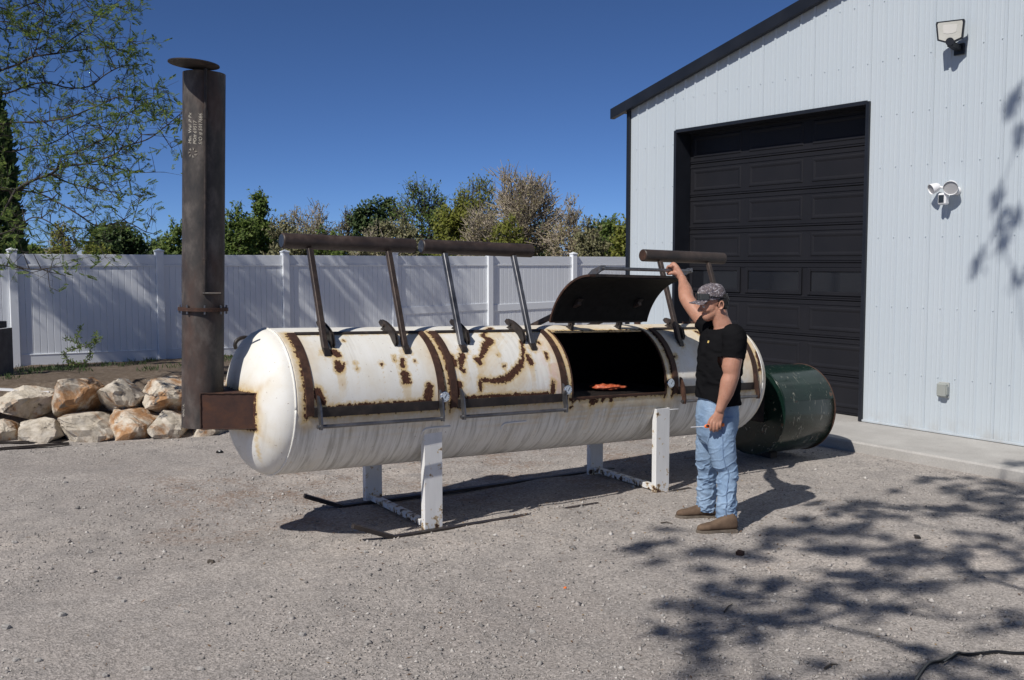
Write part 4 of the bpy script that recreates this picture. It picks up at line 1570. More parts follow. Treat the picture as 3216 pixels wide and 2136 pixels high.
for txt, ang, h0, size in (('Min. Wal .P Px', 252, 1.905, .034), ('PO# 69517', 267, 1.90, .033), ('S/O # 5017686', 282, 1.90, .033), ('Y-700', 219, 0.165, .036)):
    V_, F_ = text_mesh(txt, size)
    if txt == 'Y-700':
        hh = h0 - V_[:, 0]; aa_ = ang + np.degrees((V_[:, 1]) / SRAD)
        W = SKP(hh, aa_, SRAD + 0.0015)
    else:
        hh = h0 + V_[:, 0] + 0.15 * V_[:, 1]; aa_ = ang - np.degrees(V_[:, 1] / SRAD)
        W = SKP(hh, aa_, SRAD + 0.0015)
    mk('chalk_writing', (W, F_), CHALK, stack, label='handwritten chalk marks on the chimney')
st_ = MB()
for k in range(7):
    a = k / 7 * 6.283 + .3
    q0, q1 = (0.018, 0.034)
    for d_, off in ((1, 0), (1, .25)):
        A = SKP(np.array(1.845 + math.sin(a) * q0), np.array(256 + math.degrees(math.cos(a) * q0 / SRAD)), SRAD + 0.002)
        Bq = SKP(np.array(1.845 + math.sin(a + off) * q1), np.array(256 + math.degrees(math.cos(a + off) * q1 / SRAD)), SRAD + 0.002)
        st_.add(beam(A, Bq, 0.005, 0.002))
mk('chalk_mark', st_, CHALK, stack)
for txt, px, py in (('SI', 1771, 1177), ('RM', 1769, 1194)):
    V_, F_ = text_mesh(txt, 0.048)
    s_, t_ = onT(px, py)
    W = TP(s_ + V_[:, 0] * 0.62, t_ + np.degrees(V_[:, 1] / TR), TR + 0.0076)
    mk('red_lettering', (W, F_), REDINK, SM)

# ------------------------------------------------------------------ the person at the smoker
MD = 7.80
LX, LY, LZ = -RT, -FH, np.array([0, 0, 1.0])


def mp(px, py, yl=0.0):
    """photo pixel -> point at the person's depth, yl metres to their left (towards the camera)"""
    return at(px, py, D=MD - yl)


PB = at(2262, 1650, D=MD); PB[2] = 0
PE = empty('person', PB, 'man in black t-shirt, light blue jeans and camouflage cap holding up the smoker lid', 'person')
TW = math.radians(24)
TF = LX * math.cos(TW) + LY * math.sin(TW)        # the way the chest faces
TLf = -LX * math.sin(TW) + LY * math.cos(TW)       # the person's left


def blob(c, rx, ry, rz, a=LX, b=LY, c3=LZ, nu=20, nv=12):
    return sphere(c, (rx, ry, rz), np.stack([a, b, c3], 1), nu, nv)


# ---------- key points
neck = mp(2272, 1022)
shL = mp(2306, 1056, .175); shR = mp(2240, 1040, -.20)
elL = mp(2297, 1176, .235); wrL = mp(2261, 1286, .235)
hndL = mp(2251, 1318, .225)
bar_c = mp(2122, 853, -0.78)
hs0, hs1 = 0.235 + 0.06, 1.305 - 0.03
bA = swing(np.array([TL(hs0, 0.575, -0.115)]), OPEN)[0]; bB = swing(np.array([TL(hs1, 0.575, -0.115)]), OPEN)[0]
BARD = (bB - bA) / np.linalg.norm(bB - bA)
# grip: where the line of sight of the fist meets the bar
best = min((np.linalg.norm(np.cross(bA + BARD * t - CAM, ray(2113, 855))), t) for t in np.linspace(0, np.linalg.norm(bB - bA), 200))
GRIP = bA + BARD * best[1]
gd = GRIP @ FH                                    # forward distance of the grip
wrR = at(2143, 876, D=gd - 0.055)
elR = at(2160, 944, D=(gd + (MD + .2)) / 2 - 0.02)

body = MB()
# neck and hidden torso
body.add(tube([mp(2257, 975), mp(2262, 1000), mp(2270, 1022), mp(2274, 1045)], [.060, .062, .069, .085], 20, ends=True))
body.add(blob(mp(2268, 1110), .105, .165, .20, TF, TLf))
# near (left) arm
body.add(tube(spline([shL, mp(2304, 1110, .215), mp(2297, 1150, .23), elL, mp(2289, 1200, .238), mp(2281, 1232, .24), mp(2270, 1262, .238), wrL], 4),
              np.interp(np.linspace(0, 1, 29), [0, .14, .3, .43, .5, .58, .72, .86, 1], [.072, .070, .068, .059, .060, .062, .054, .040, .033]), 20, ends=True))
# far (right) arm, raised to the bar
pr = spline([shR, (shR * .5 + elR * .5) - LZ * .012, elR, elR * .62 + wrR * .38, elR * .3 + wrR * .7, wrR], 5)
body.add(tube(pr, np.interp(np.linspace(0, 1, len(pr)), [0, .2, .4, .55, .7, .88, 1], [.066, .064, .057, .060, .054, .038, .033]), 20, ends=True))

# ---------- near hand: back of the hand to the camera, fingers closed on the probe handle
hx = LX; hz = -LZ
palm_o = mp(2256, 1308, .236)
body.add(tube([wrL, mp(2259, 1297, .236), mp(2254, 1312, .235), mp(2249, 1326, .233)], [.033, .036, .041, .042], 18, flat=0.48, ends=True, up=LY))
HANDLE_Y = .205
for k, (px, top, low, r) in enumerate(((2233, 1329, 1349, .0105), (2243, 1331, 1353, .0108), (2253.5, 1331, 1351, .0105), (2263, 1328, 1344, .0092))):
    pts = [mp(px + 2, top - 8, .237), mp(px, top, .246), mp(px - 1, low - 5, .243), mp(px - 1.2, low + 1, .225), mp(px - 1, low - 1, .205), mp(px, low - 8, .190)]
    body.add(tube(spline(pts, 3), np.interp(np.linspace(0, 1, 16), [0, .3, .7, 1], [r * 1.1, r * 1.05, r, r * .85]), 10, ends=True))
# thumb along the handle, palm side front
body.add(tube(spline([mp(2245, 1305, .212), mp(2232, 1318, .195), mp(2226, 1330, .190), mp(2224, 1340, .193)], 3), np.linspace(.016, .0105, 10), 10, ends=True))

# ---------- far hand: fist over the bar
pn = np.cross(BARD, LZ); pn /= np.linalg.norm(pn)
if pn @ FH > 0: pn = -pn                            # towards the camera
wd = GRIP - wrR; wd /= np.linalg.norm(wd)
knu = GRIP + LZ * 0.030 - BARD * 0.0 + pn * 0.006
body.add(tube([wrR, wrR * .6 + knu * .4, wrR * .22 + knu * .78, knu], [.033, .039, .042, .040], 18, flat=0.62, ends=True, up=BARD))
for k in range(4):
    o = BARD * (-0.036 + 0.023 * k) - BARD * 0.004
    r = (.0105, .0112, .011, .0098)[k]
    q = [GRIP + o + LZ * .034 + pn * .022, GRIP + o + LZ * .033 - pn * .010, GRIP + o + LZ * .012 - pn * .030, GRIP + o - LZ * .012 - pn * .028, GRIP + o - LZ * .027 - pn * .010, GRIP + o - LZ * .026 + pn * .008]
    body.add(tube(spline(q, 3), np.linspace(r * 1.15, r * .9, 16), 10, ends=True))
body.add(tube(spline([wrR * .45 + knu * .55 - LZ * .012 - BARD * .02, GRIP - BARD * .038 - LZ * .020 + pn * .028, GRIP - BARD * .048 - LZ * .028 + pn * .010, GRIP - BARD * .046 - LZ * .030 - pn * .012], 3), np.linspace(.017, .0105, 10), 10, ends=True))

# ---------- head: profile facing left in the picture, chin a little down
HY = math.radians(8)
HF = LX * math.cos(HY) + LY * math.sin(HY); HL = -LX * math.sin(HY) + LY * math.cos(HY)
body.add(blob(mp(2243, 938), .090, .075, .088, HF, HL))          # cranium
body.add(blob(mp(2231, 962), .067, .064, .070, HF, HL))          # face
body.add(tube([mp(2249, 966), mp(2236, 983), mp(2222, 993)], [.058, .054, .040], 20, ends=True))   # jaw
body.add(blob(mp(2216, 996), .026, .030, .018, HF, HL))          # chin
body.add(blob(mp(2207, 955), .016, .050, .013, HF, HL))          # brow ridge
body.add(tube([mp(2206, 958), mp(2200, 967), mp(2196, 974.5)], [.010, .0125, .0145], 12, ends=True))   # nose
for sg in (-1, 1):
    body.add(blob(mp(2201, 976, 0) + HL * sg * .012, .012, .009, .0085, HF, HL))       # nostrils
    body.add(blob(mp(2217, 972, 0) + HL * sg * .040, .022, .020, .020, HF, HL))       # cheek bones
    ear = mp(2252, 957, 0) + HL * sg * .076
    t_ = np.linspace(-0.4, 4.6, 14)
    path = [ear + HF * (.015 * math.cos(a) - .003 - .004 * math.sin(a)) + LZ * (.030 * math.sin(a)) + HL * sg * (.010 - .004 * math.cos(a)) for a in t_]
    body.add(tube(path, .0062, 8, ends=True))
    body.add(blob(ear - HL * sg * .002, .013, .007, .026, HF, HL))
    body.add(blob(ear + HF * .006 - LZ * .027 + HL * sg * .005, .008, .005, .010, HF, HL))
body.add(blob(mp(2208.5, 985.2), .0105, .021, .0062, HF, HL))      # upper lip
body.add(blob(mp(2209.5, 990.0), .0105, .019, .0066, HF, HL))      # lower lip
body.add(blob(mp(2212, 981), .013, .022, .010, HF, HL))
W, F, NN = fuse('body', body, 0.0042, 3, 0.5)
# stubble / arm hair and lips as colour zones
lipc = (mp(2207, 985.5) + mp(2208, 990.5)) / 2
q = W - lipc
lip = np.exp(-((q @ HF) / .012) ** 2 - ((q @ HL) / .020) ** 2 - ((q[:, 2]) / .0065) ** 2)
q = W - mp(2245, 962)
side = sstep(.05, .06, np.abs(q @ HL)) * np.exp(-((q @ HF) / .045) ** 2) * sstep(-.02, .02, W[:, 2] - mp(2245, 950)[2]) * 0.9
jaw = 0.35 * sstep(mp(2230, 975)[2], mp(2230, 988)[2], W[:, 2]) * sstep(mp(2230, 1010)[2], mp(2230, 1003)[2], W[:, 2]) * ((q @ HF) > -.02)
fore = 0.25 * np.exp(-(np.linalg.norm(W - mp(2283, 1235, .24), axis=1) / .10) ** 2) + 0.35 * np.exp(-(np.linalg.norm(W - (elR * .4 + wrR * .6), axis=1) / .09) ** 2)
mk('body', (W, F), SKIN, PE, smooth=True, attrs={'lip': np.clip(lip, 0, 1), 'hair': np.clip(side + jaw + fore, 0, 1)}, label='bare arms, neck and head, one arm raised')
for sg in (-1, 1):
    mk('eye', sphere(mp(2206.5, 962.5) + HL * sg * .031, .0115), simple('eye_white', (.5, .48, .45), (.55, .53, .5), 10, .3, bump=0), PE, smooth=True)
    mk('eyebrow', tube(spline([mp(2203, 953) + HL * sg * .018, mp(2203, 951.5) + HL * sg * .034, mp(2209, 953) + HL * sg * .05], 3), .0045, 6, ends=True), HAIR, PE)

# ---------- hair below the cap
hm = MB()
hm.add(blob(mp(2250, 941), .097, .0815, .078, HF, HL))
hm.add(blob(mp(2264, 958), .056, .066, .050, HF, HL))
W, F, NN = fuse('hair', hm, .006, 3)
W = W + NN * (0.004 * fbm(W, 60, 2, 4))[:, None]
keep = ((W - mp(2245, 950)) @ HF < 0.004)
vm = np.cumsum(keep) - 1
F = [tuple(int(vm[i]) for i in f) for f in F if all(keep[i] for i in f)]
mk('hair', (W[keep], F), HAIR, PE, smooth=True)

# ---------- T-shirt
sh = MB()
lv = [(2271, 1018, .062, .075), (2271, 1027, .085, .115), (2272, 1040, .112, .170), (2271, 1058, .132, .200), (2269, 1080, .145, .208), (2266, 1105, .150, .205), (2262, 1140, .146, .190),
      (2257, 1180, .148, .182), (2254, 1220, .146, .180), (2254, 1255, .148, .184), (2255, 1268, .150, .186)]
rg = []
for px, py, rx, ry in lv:
    c = mp(px, py)
    rg.append(ell(c, TF, TLf, rx, ry, 40, 2.35))
sh.add(loft(rg))
slL = spline([shL - TLf * .05, shL, mp(2305, 1090, .205), mp(2300, 1128, .222)], 5)
sh.add(tube(slL, np.interp(np.linspace(0, 1, len(slL)), [0, .35, .7, 1], [.080, .084, .080, .083]), 24))
ud = (elR - shR) / np.linalg.norm(elR - shR)
sh.add(tube([shR + TLf * .06, shR, shR + ud * .075, shR + ud * .135], [.085, .086, .084, .084], 24))
W, F, NN = fuse('shirt', sh, 0.0055, 7, 0.5)
# lap folds: gravity swags across the front, stretch folds towards the raised arm
q = W - mp(2262, 1150)
f1 = fbm(np.stack([q @ TF * 3 + q[:, 2] * 3.2, q @ TLf * 3, q[:, 2] * 6], 1), 2.2, 3, 8)
f2 = np.sin((q[:, 2] * 1.0 + (q @ TLf) * 0.85 + (q @ TF) * .5) * 46 + 3 * f1)
low = sstep(.10, -.10, q[:, 2])
W = W + NN * (0.0075 * f1 + 0.0026 * f2 * (0.4 + low))[:, None]
zt = mp(2270, 1013)[2]; zb = mp(2254, 1266)[2]
# the hem dips at the back and side, rises at the front
hem = zb + 0.055 * sstep(-.02, .14, q @ LX) - 0.01
kill = (W[:, 2] < hem) & (np.abs((W - mp(2300, 1130, .22)) @ LY) > -1)
arm_end = ((W - mp(2300, 1128, .222)) @ ((mp(2300, 1128, .222) - mp(2305, 1090, .205)) / np.linalg.norm(mp(2300, 1128, .222) - mp(2305, 1090, .205))) > -.004) & (np.linalg.norm((W - mp(2300, 1128, .222)), axis=1) < .11)
arm2 = ((W - (shR + ud * .13)) @ ud > 0) & (np.linalg.norm(W - (shR + ud * .135), axis=1) < .12)
nk_ = ((W - mp(2268, 1019)) @ (LZ * .93 + TF * .36) > .0) & (np.linalg.norm((W - mp(2270, 1018)), axis=1) < .12)
keep = ~(kill | arm_end | arm2 | nk_)
vm = np.cumsum(keep) - 1
F = [tuple(int(vm[i]) for i in f) for f in F if all(keep[i] for i in f)]
so = mk('t_shirt', (W[keep], F), SHIRT, PE, smooth=True, label='black short sleeved t-shirt with a tiny gold chest mark')
sol = so.modifiers.new('thickness', 'SOLIDIFY'); sol.thickness = 0.004; sol.offset = 0
lg = mp(2225, 1074, .17)
# chest mark sits on the cloth: nearest cloth vertex to the line of sight
dv = W[keep] - CAM; rr = ray(2225, 1074)
dist = np.linalg.norm(np.cross(dv, rr), axis=1) + 0.05 * (dv @ rr)
vi = int(np.argmin(dist)); cpt = W[keep][vi]; cn = NN[keep][vi]
Rc = frame(cn); m_ = MB()
m_.add(cbox(cpt + cn * .003, (.009, .009, .0012), .001, Rc))
mk('chest_emblem', m_, simple('gold_thread', (.55, .38, .10), (.65, .48, .18), 60, .5), so)

# ---------- jeans
jm = MB()
rg = []
for px, py, rx, ry in ((2255, 1240, .135, .165), (2254, 1262, .142, .172), (2252, 1290, .150, .178), (2252, 1315, .152, .180), (2251, 1340, .148, .176), (2249, 1365, .138, .168), (2248, 1392, .105, .13)):
    rg.append(ell(mp(px, py), LX * .97 + LY * .24, LY * .97 - LX * .24, rx, ry, 36, 2.3))
jm.add(loft(rg))
nl = spline([mp(2268, 1310, .085), mp(2266, 1390, .11), mp(2276, 1452, .13), mp(2286, 1482, .14), mp(2283, 1530, .16), mp(2281, 1590, .18), mp(2281, 1648, .19)], 5)
jm.add(tube(nl, np.interp(np.linspace(0, 1, len(nl)), [0, .2, .42, .52, .68, .85, 1], [.104, .106, .084, .076, .078, .080, .082]), 28))
fl = spline([mp(2238, 1312, -.085), mp(2228, 1390, -.11), mp(2222, 1450, -.14), mp(2221, 1480, -.155), mp(2220, 1530, -.175), mp(2218, 1570, -.19), mp(2218, 1606, -.20)], 5)
jm.add(tube(fl, np.interp(np.linspace(0, 1, len(fl)), [0, .2, .42, .52, .68, .85, 1], [.104, .104, .082, .075, .077, .079, .080]), 28))
W, F, NN = fuse('jeans', jm, 0.0046, 12, 0.5)
zk = mp(2280, 1480)[2]
q = W - np.array([*PB[:2], 0])
amp = 0.0045 + 0.0085 * sstep(zk + .04, zk - .12, W[:, 2]) + .006 * np.exp(-((W[:, 2] - zk) / .08) ** 2)
n1 = fbm(np.stack([q @ LX * 9 + W[:, 2] * 9, q @ LY * 9, W[:, 2] * 20 - q @ LX * 8], 1), 1.0, 2, 31)
n2 = fbm(np.stack([q @ LX * 6 - W[:, 2] * 8, q @ LY * 6, W[:, 2] * 15 + q @ LX * 9], 1), 1.0, 3, 41)
crease = np.clip(1 - np.abs(n2) * 3.0, 0, 1) ** 2 * 1.5 - .3                  # sharp ridges
W = W + NN * (amp * (0.62 * n1 + 0.55 * np.clip(crease, -1, 1)) - amp * .25)[:, None]
zn, zf = mp(2281, 1646, .19)[2], mp(2218, 1604, -.20)[2]
isn = (W - PB) @ LY > -0.01
cut = np.where(isn, zn + 0.004 - 0.03 * ((W - mp(2281, 1646, .19)) @ (-LX)) * 3, zf + .004 - 0.03 * ((W - mp(2218, 1606, -.2)) @ (-LX)) * 3)
low = W[:, 2] < cut
W[low, 2] = np.maximum(W[low, 2], cut[low] - 0.002)
mk('jeans', (W, F), DENIM, PE, smooth=True, label='light blue denim jeans creased below the knee')
# side seam on the near leg
seam = []
Wz = W
for t in np.linspace(0.05, 0.97, 40):
    c = nl[int(t * (len(nl) - 1))]
    rr = ray(*(lambda v: ((v @ RT) / (v @ FW) * FPX + CXP, CYP - (v @ UP) / (v @ FW) * FPX))(c - CAM))
    dv = Wz - CAM
    cand = np.linalg.norm(np.cross(dv, rr), axis=1) < .012
    if cand.any():
        i_ = np.argmin(np.where(cand, dv @ rr, 1e9)); seam.append(Wz[i_] - rr * .001)
seam = np.array(seam)
seam[1:-1] = (seam[:-2] + seam[1:-1] + seam[2:]) / 3
mk('side_seam', tube(seam, .0035, 6), simple('seam_denim', (.13, .20, .33), (.20, .29, .43), 40, .9), PE, smooth=True)

# ---------- boots


def boot(toe, heel, name_label, shaft_c, top_z):
    d = toe - heel; d[2] = 0; L = np.linalg.norm(d); d /= L
    w = np.cross(LZ, d)
    base = np.array([heel[0], heel[1], 0.0])
    m_ = MB(); rg = []
    #            t,   half width, height
    for t, hw, h in ((.0, .022, .07), (.03, .036, .10), (.12, .041, .125), (.28, .040, .118), (.42, .041, .092), (.58, .046, .070), (.74, .049, .056), (.88, .041, .048), (.96, .029, .038), (1.0, .014, .026)):
        c = base + d * L * t + LZ * (0.024 + h / 2)
        rg.append(ell(c, w, LZ, hw, h / 2, 20, 2.5))
    m_.add(loft(rg))
    sc_ = np.array([shaft_c[0], shaft_c[1], 0.0])
    m_.add(tube([sc_ + LZ * .06, sc_ + LZ * .12, np.array([sc_[0], sc_[1], top_z + .06])], [.046, .050, .052], 20, ends=True))
    W_, F_, N_ = fuse('boot', m_, .005, 6)
    W_ = W_ + N_ * (0.002 * fbm(W_, 14, 3, 6))[:, None]
    b = mk('boot', (W_, F_), BOOT, PE, smooth=True, label=name_label)
    # welt sole and heel block
    n_ = 22; out = []
    ts = np.linspace(0, 1, n_)
    hwf = np.interp(ts, [0, .05, .15, .35, .5, .75, .9, 1], [.020, .036, .042, .038, .043, .056, .044, .012])
    prof = [base + d * L * (t * 1.02) + w * h_ for t, h_ in zip(ts, hwf)] + [base + d * L * (t * 1.02) - w * h_ for t, h_ in zip(ts[::-1], hwf[::-1])]
    low_ = np.array([p + LZ * (0.006 + .012 * math.exp(-((i if i < n_ else 2 * n_ - 1 - i) / n_ - .40) ** 2 / .006)) for i, p in enumerate(prof)])
    hi_ = np.array([p + LZ * .030 for p in prof])
    mk('sole', loft([low_, hi_]), SOLE, b)
    c = base + d * L * .13
    mk('boot_heel', cbox(c + LZ * .010, (L * .13, .037, .014), .004, np.stack([d, w, LZ], 1)), SOLE, b)


boot(at(2190, 1677, z=0.0), at(2314, 1672, z=0.0), 'brown boot planted nearer the open yard', mp(2283, 1640, .19), zn)
boot(at(2124, 1629, z=0.0), at(2250, 1628, z=0.0), 'brown boot stepped forward beside the tank leg', mp(2219, 1600, -.20), zf)

# ---------- cap
cc = mp(2237, 938)
cup = LZ * .985 + HF * .10 + np.zeros(3); cup -= HF * .0; cup /= np.linalg.norm(cup)
cf = HF - cup * (HF @ cup); cf /= np.linalg.norm(cf); cl = np.cross(cup, cf)
rg = []
for z_, k in ((-.006, 1.0), (.012, 1.015), (.035, 1.0), (.060, .95), (.083, .84), (.100, .66), (.110, .42), (.1145, .18), (.1155, .03)):
    fx = .108 * k
    ring_ = ell(cc + cup * z_ + cf * (.004 * (z_ < .09)), cf, cl, fx, .086 * k, 40, 2.2)
    rg.append(ring_)
capo = mk('cap', loft(rg, True), CAMO, PE, smooth=60, label='grey camouflage baseball cap')
# curved brim
V_ = []; F_ = []; nu, nv = 24, 8
for lay in (0.0, -0.004):
    for i in range(nu + 1):
        a = math.radians(-62 + 124 * i / nu)
        for j in range(nv + 1):
            t = j / nv
            inner = cf * (.106 * math.cos(a)) + cl * (.085 * math.sin(a))
            outer = cf * (.106 * math.cos(a) ** .9 + .074 * math.cos(a) ** .5) + cl * (.088 * math.sin(a))
            p = inner * (1 - t) + outer * t
            drop = -.012 * t - .030 * (math.sin(a) ** 2) * (0.25 + t * .9) * .75
            V_.append(cc + p + cup * (0.002 + drop + lay))
m1 = (nu + 1) * (nv + 1)
for i in range(nu):
    for j in range(nv):
        a_ = i * (nv + 1) + j
        F_.append((a_, a_ + nv + 1, a_ + nv + 2, a_ + 1)); F_.append((m1 + a_, m1 + a_ + 1, m1 + a_ + nv + 2, m1 + a_ + nv + 1))
    a_ = i * (nv + 1) + nv
    F_.append((a_, a_ + nv + 1, m1 + a_ + nv + 1, m1 + a_))
mk('brim', (np.array(V_), F_), CAMO, capo, smooth=40)
mk('cap_button', blob(cc + cup * .116, .008, .008, .005), CAMO, capo, smooth=True)
mk('back_strap', cbox(cc - cf * .112 + cup * .012, (.004, .016, .014), .002, np.stack([cf, cl, cup], 1)), WHITEPL, capo)
em = MB()
for a in np.linspace(0, 6.283, 9)[:-1]:
    em.add(blob(cc + cf * .1085 + cup * (.044 + .013 * math.sin(a)) + cl * (.012 + .011 * math.cos(a)), .003, .005, .005, cf, cl, cup, 8, 6))
mk('front_patch', em, CHALK, capo)
# sunglasses resting on the cap
SG = empty('sunglasses', cc + cf * .11 + cup * .02, 'black wraparound sunglasses resting on the cap brim', 'sunglasses')
V_ = []; F_ = []
for i in range(17):
    a = math.radians(-64 + 128 * i / 16)
    p = cf * (.121 * math.cos(a)) + cl * (.099 * math.sin(a))
    for h in (.004, .054 - .010 * abs(math.sin(a)) - (.012 if abs(i - 8) < 1 else 0)):
        V_.append(cc + p + cup * h)
        V_.append(cc + p * .955 + cup * h)
for i in range(16):
    a_ = i * 4
    F_ += [(a_, a_ + 4, a_ + 6, a_ + 2), (a_ + 1, a_ + 3, a_ + 7, a_ + 5), (a_ + 2, a_ + 6, a_ + 7, a_ + 3), (a_, a_ + 1, a_ + 5, a_ + 4)]
F_ += [(0, 2, 3, 1), (64, 65, 67, 66)]
mk('lens', (np.array(V_), F_), GLOSSBLACK, SG, smooth=40)
for sg in (-1, 1):
    path = [cc + cf * .050 + cl * sg * .090 + cup * .026, cc - cf * .01 + cl * sg * .094 + cup * .012, cc - cf * .075 + cl * sg * .077 + cup * .0]
    mk('temple', tube(spline(path, 4), .0042, 8, flat=1.0), BLACKPL, SG, smooth=True)

# ---------- probe thermometer in the near hand
TE = empty('probe_thermometer', mp(2230, 1340, HANDLE_Y), 'orange folding probe thermometer held low in the hand', 'thermometer')
a0, a1 = mp(2214, 1339.5, HANDLE_Y), mp(2275, 1334, HANDLE_Y)
hd = (a1 - a0) / np.linalg.norm(a1 - a0)
mk('handle', cbox((a0 + a1) / 2, (.012, .009, np.linalg.norm(a1 - a0) / 2), .004, frame(hd, LY)), ORANGE, TE)
mk('head', sphere(mp(2220, 1339, HANDLE_Y + .004), (.020, .012, .015), np.stack([hd, LY, np.cross(hd, LY)], 1)), ORANGE, TE, smooth=True)
mk('display', sphere(mp(2222, 1337.5, HANDLE_Y + .013), (.013, .006, .009), np.stack([hd, LY, np.cross(hd, LY)], 1)), BLACKPL, TE, smooth=True)
mk('probe', cyl(a0, mp(2170, 1342, HANDLE_Y + .05), .0042, 8, .003), WHITEPL, TE, smooth=40)  # steel probe; its brightness in the sun is put in as a pale colour

# ------------------------------------------------------------------ trees


def grow(seed_pts, seed_par, targets, jit=0.10, seg=0.35, up_bias=0.0):
    """join target points to the nearest part of a skeleton; returns nodes, parents"""
    P = [np.array(p, float) for p in seed_pts]; par = list(seed_par)
    root = P[0]
    order = np.argsort([np.linalg.norm(t - root) for t in targets])
    A = np.array(P)
    tips = []
    for oi in order:
        t = targets[oi]
        d = np.linalg.norm(A - t, axis=1) + 0.6 * np.maximum(A[:, 2] - t[2] + up_bias, 0)
        i = int(np.argmin(d)); L = np.linalg.norm(A[i] - t)
        n = max(1, int(L / seg))
        last = i; new = []
        off = rng.normal(0, jit * L, 3)
        for k in range(1, n + 1):
            f = k / n
            p = A[i] * (1 - f) + t * f + off * math.sin(f * math.pi) + rng.normal(0, 0.02 * L, 3) * (k < n)
            P.append(p); par.append(last); last = len(P) - 1; new.append(p)
        tips.append(last)
        A = np.vstack([A, np.array(new)])
    return A, np.array(par), np.array(tips)


def limb_mesh(A, par, rtip=0.008, expo=0.48, n=5, rmax=9):
    cnt = np.zeros(len(A))
    child = np.zeros(len(A), int)
    for i, p in enumerate(par):
        if p >= 0: child[p] += 1
    cnt[child == 0] = 1
    for i in range(len(A) - 1, 0, -1):
        if par[i] >= 0: cnt[par[i]] += cnt[i]
    r = np.minimum(rtip * np.maximum(cnt, 1) ** expo, rmax)
    idx = np.arange(1, len(A)); idx = idx[par[idx] >= 0]
    return prisms(A[par[idx]], A[idx], np.maximum(r[par[idx]] * 0.96, r[idx]) * 1.0, r[idx], n), r


BARK = simple('bark', (0.055, 0.045, 0.036), (0.12, 0.10, 0.08), 14, 0.9, bump=0.6, bd=0.02)
BARKT = simple('pale_bark', (0.32, 0.27, 0.205), (0.46, 0.39, 0.31), 10, 0.9, bump=0.4, bd=0.02)
BARKD = simple('dark_bark', (0.030, 0.026, 0.022), (0.06, 0.05, 0.042), 14, 0.9, bump=0.5, bd=0.02)
LG1 = m_leaf('leaf_spring_green', (0.120, 0.190, 0.045), (0.195, 0.270, 0.070), .58, (0.28, 0.35, 0.105))
LG2 = m_leaf('leaf_yellow_green', (0.200, 0.230, 0.045), (0.300, 0.320, 0.065), .58, (0.38, 0.38, 0.10))
LG3 = m_leaf('leaf_dark_green', (0.045, 0.080, 0.030), (0.080, 0.125, 0.045), .35, (0.12, 0.16, 0.06))
LG4 = m_leaf('leaf_olive', (0.200, 0.200, 0.100), (0.280, 0.270, 0.145), .4, (0.34, 0.31, 0.18))
LG5 = m_leaf('leaf_tan_bud', (0.27, 0.235, 0.13), (0.36, 0.31, 0.18), .4, (0.28, 0.29, 0.10))
LG6 = m_leaf('leaf_locust', (0.075, 0.135, 0.035), (0.140, 0.210, 0.055), .5, (0.27, 0.32, 0.09))


def crown_targets(c, r, n, shape=2.0, low=-0.9):
    out = []
    sd = int(rng.integers(1000))
    while len(out) < n:
        p = rng.uniform(-1, 1, 3)
        q = np.linalg.norm(p)
        lim = 0.80 + 0.34 * float(fbm(np.array([p / (q + 1e-6) * 1.6 + sd]), 1.0, 2, sd)[0])
        if q < lim and q > 0.18 and p[2] > low:
            out.append(c + p * r)
    return np.array(out)


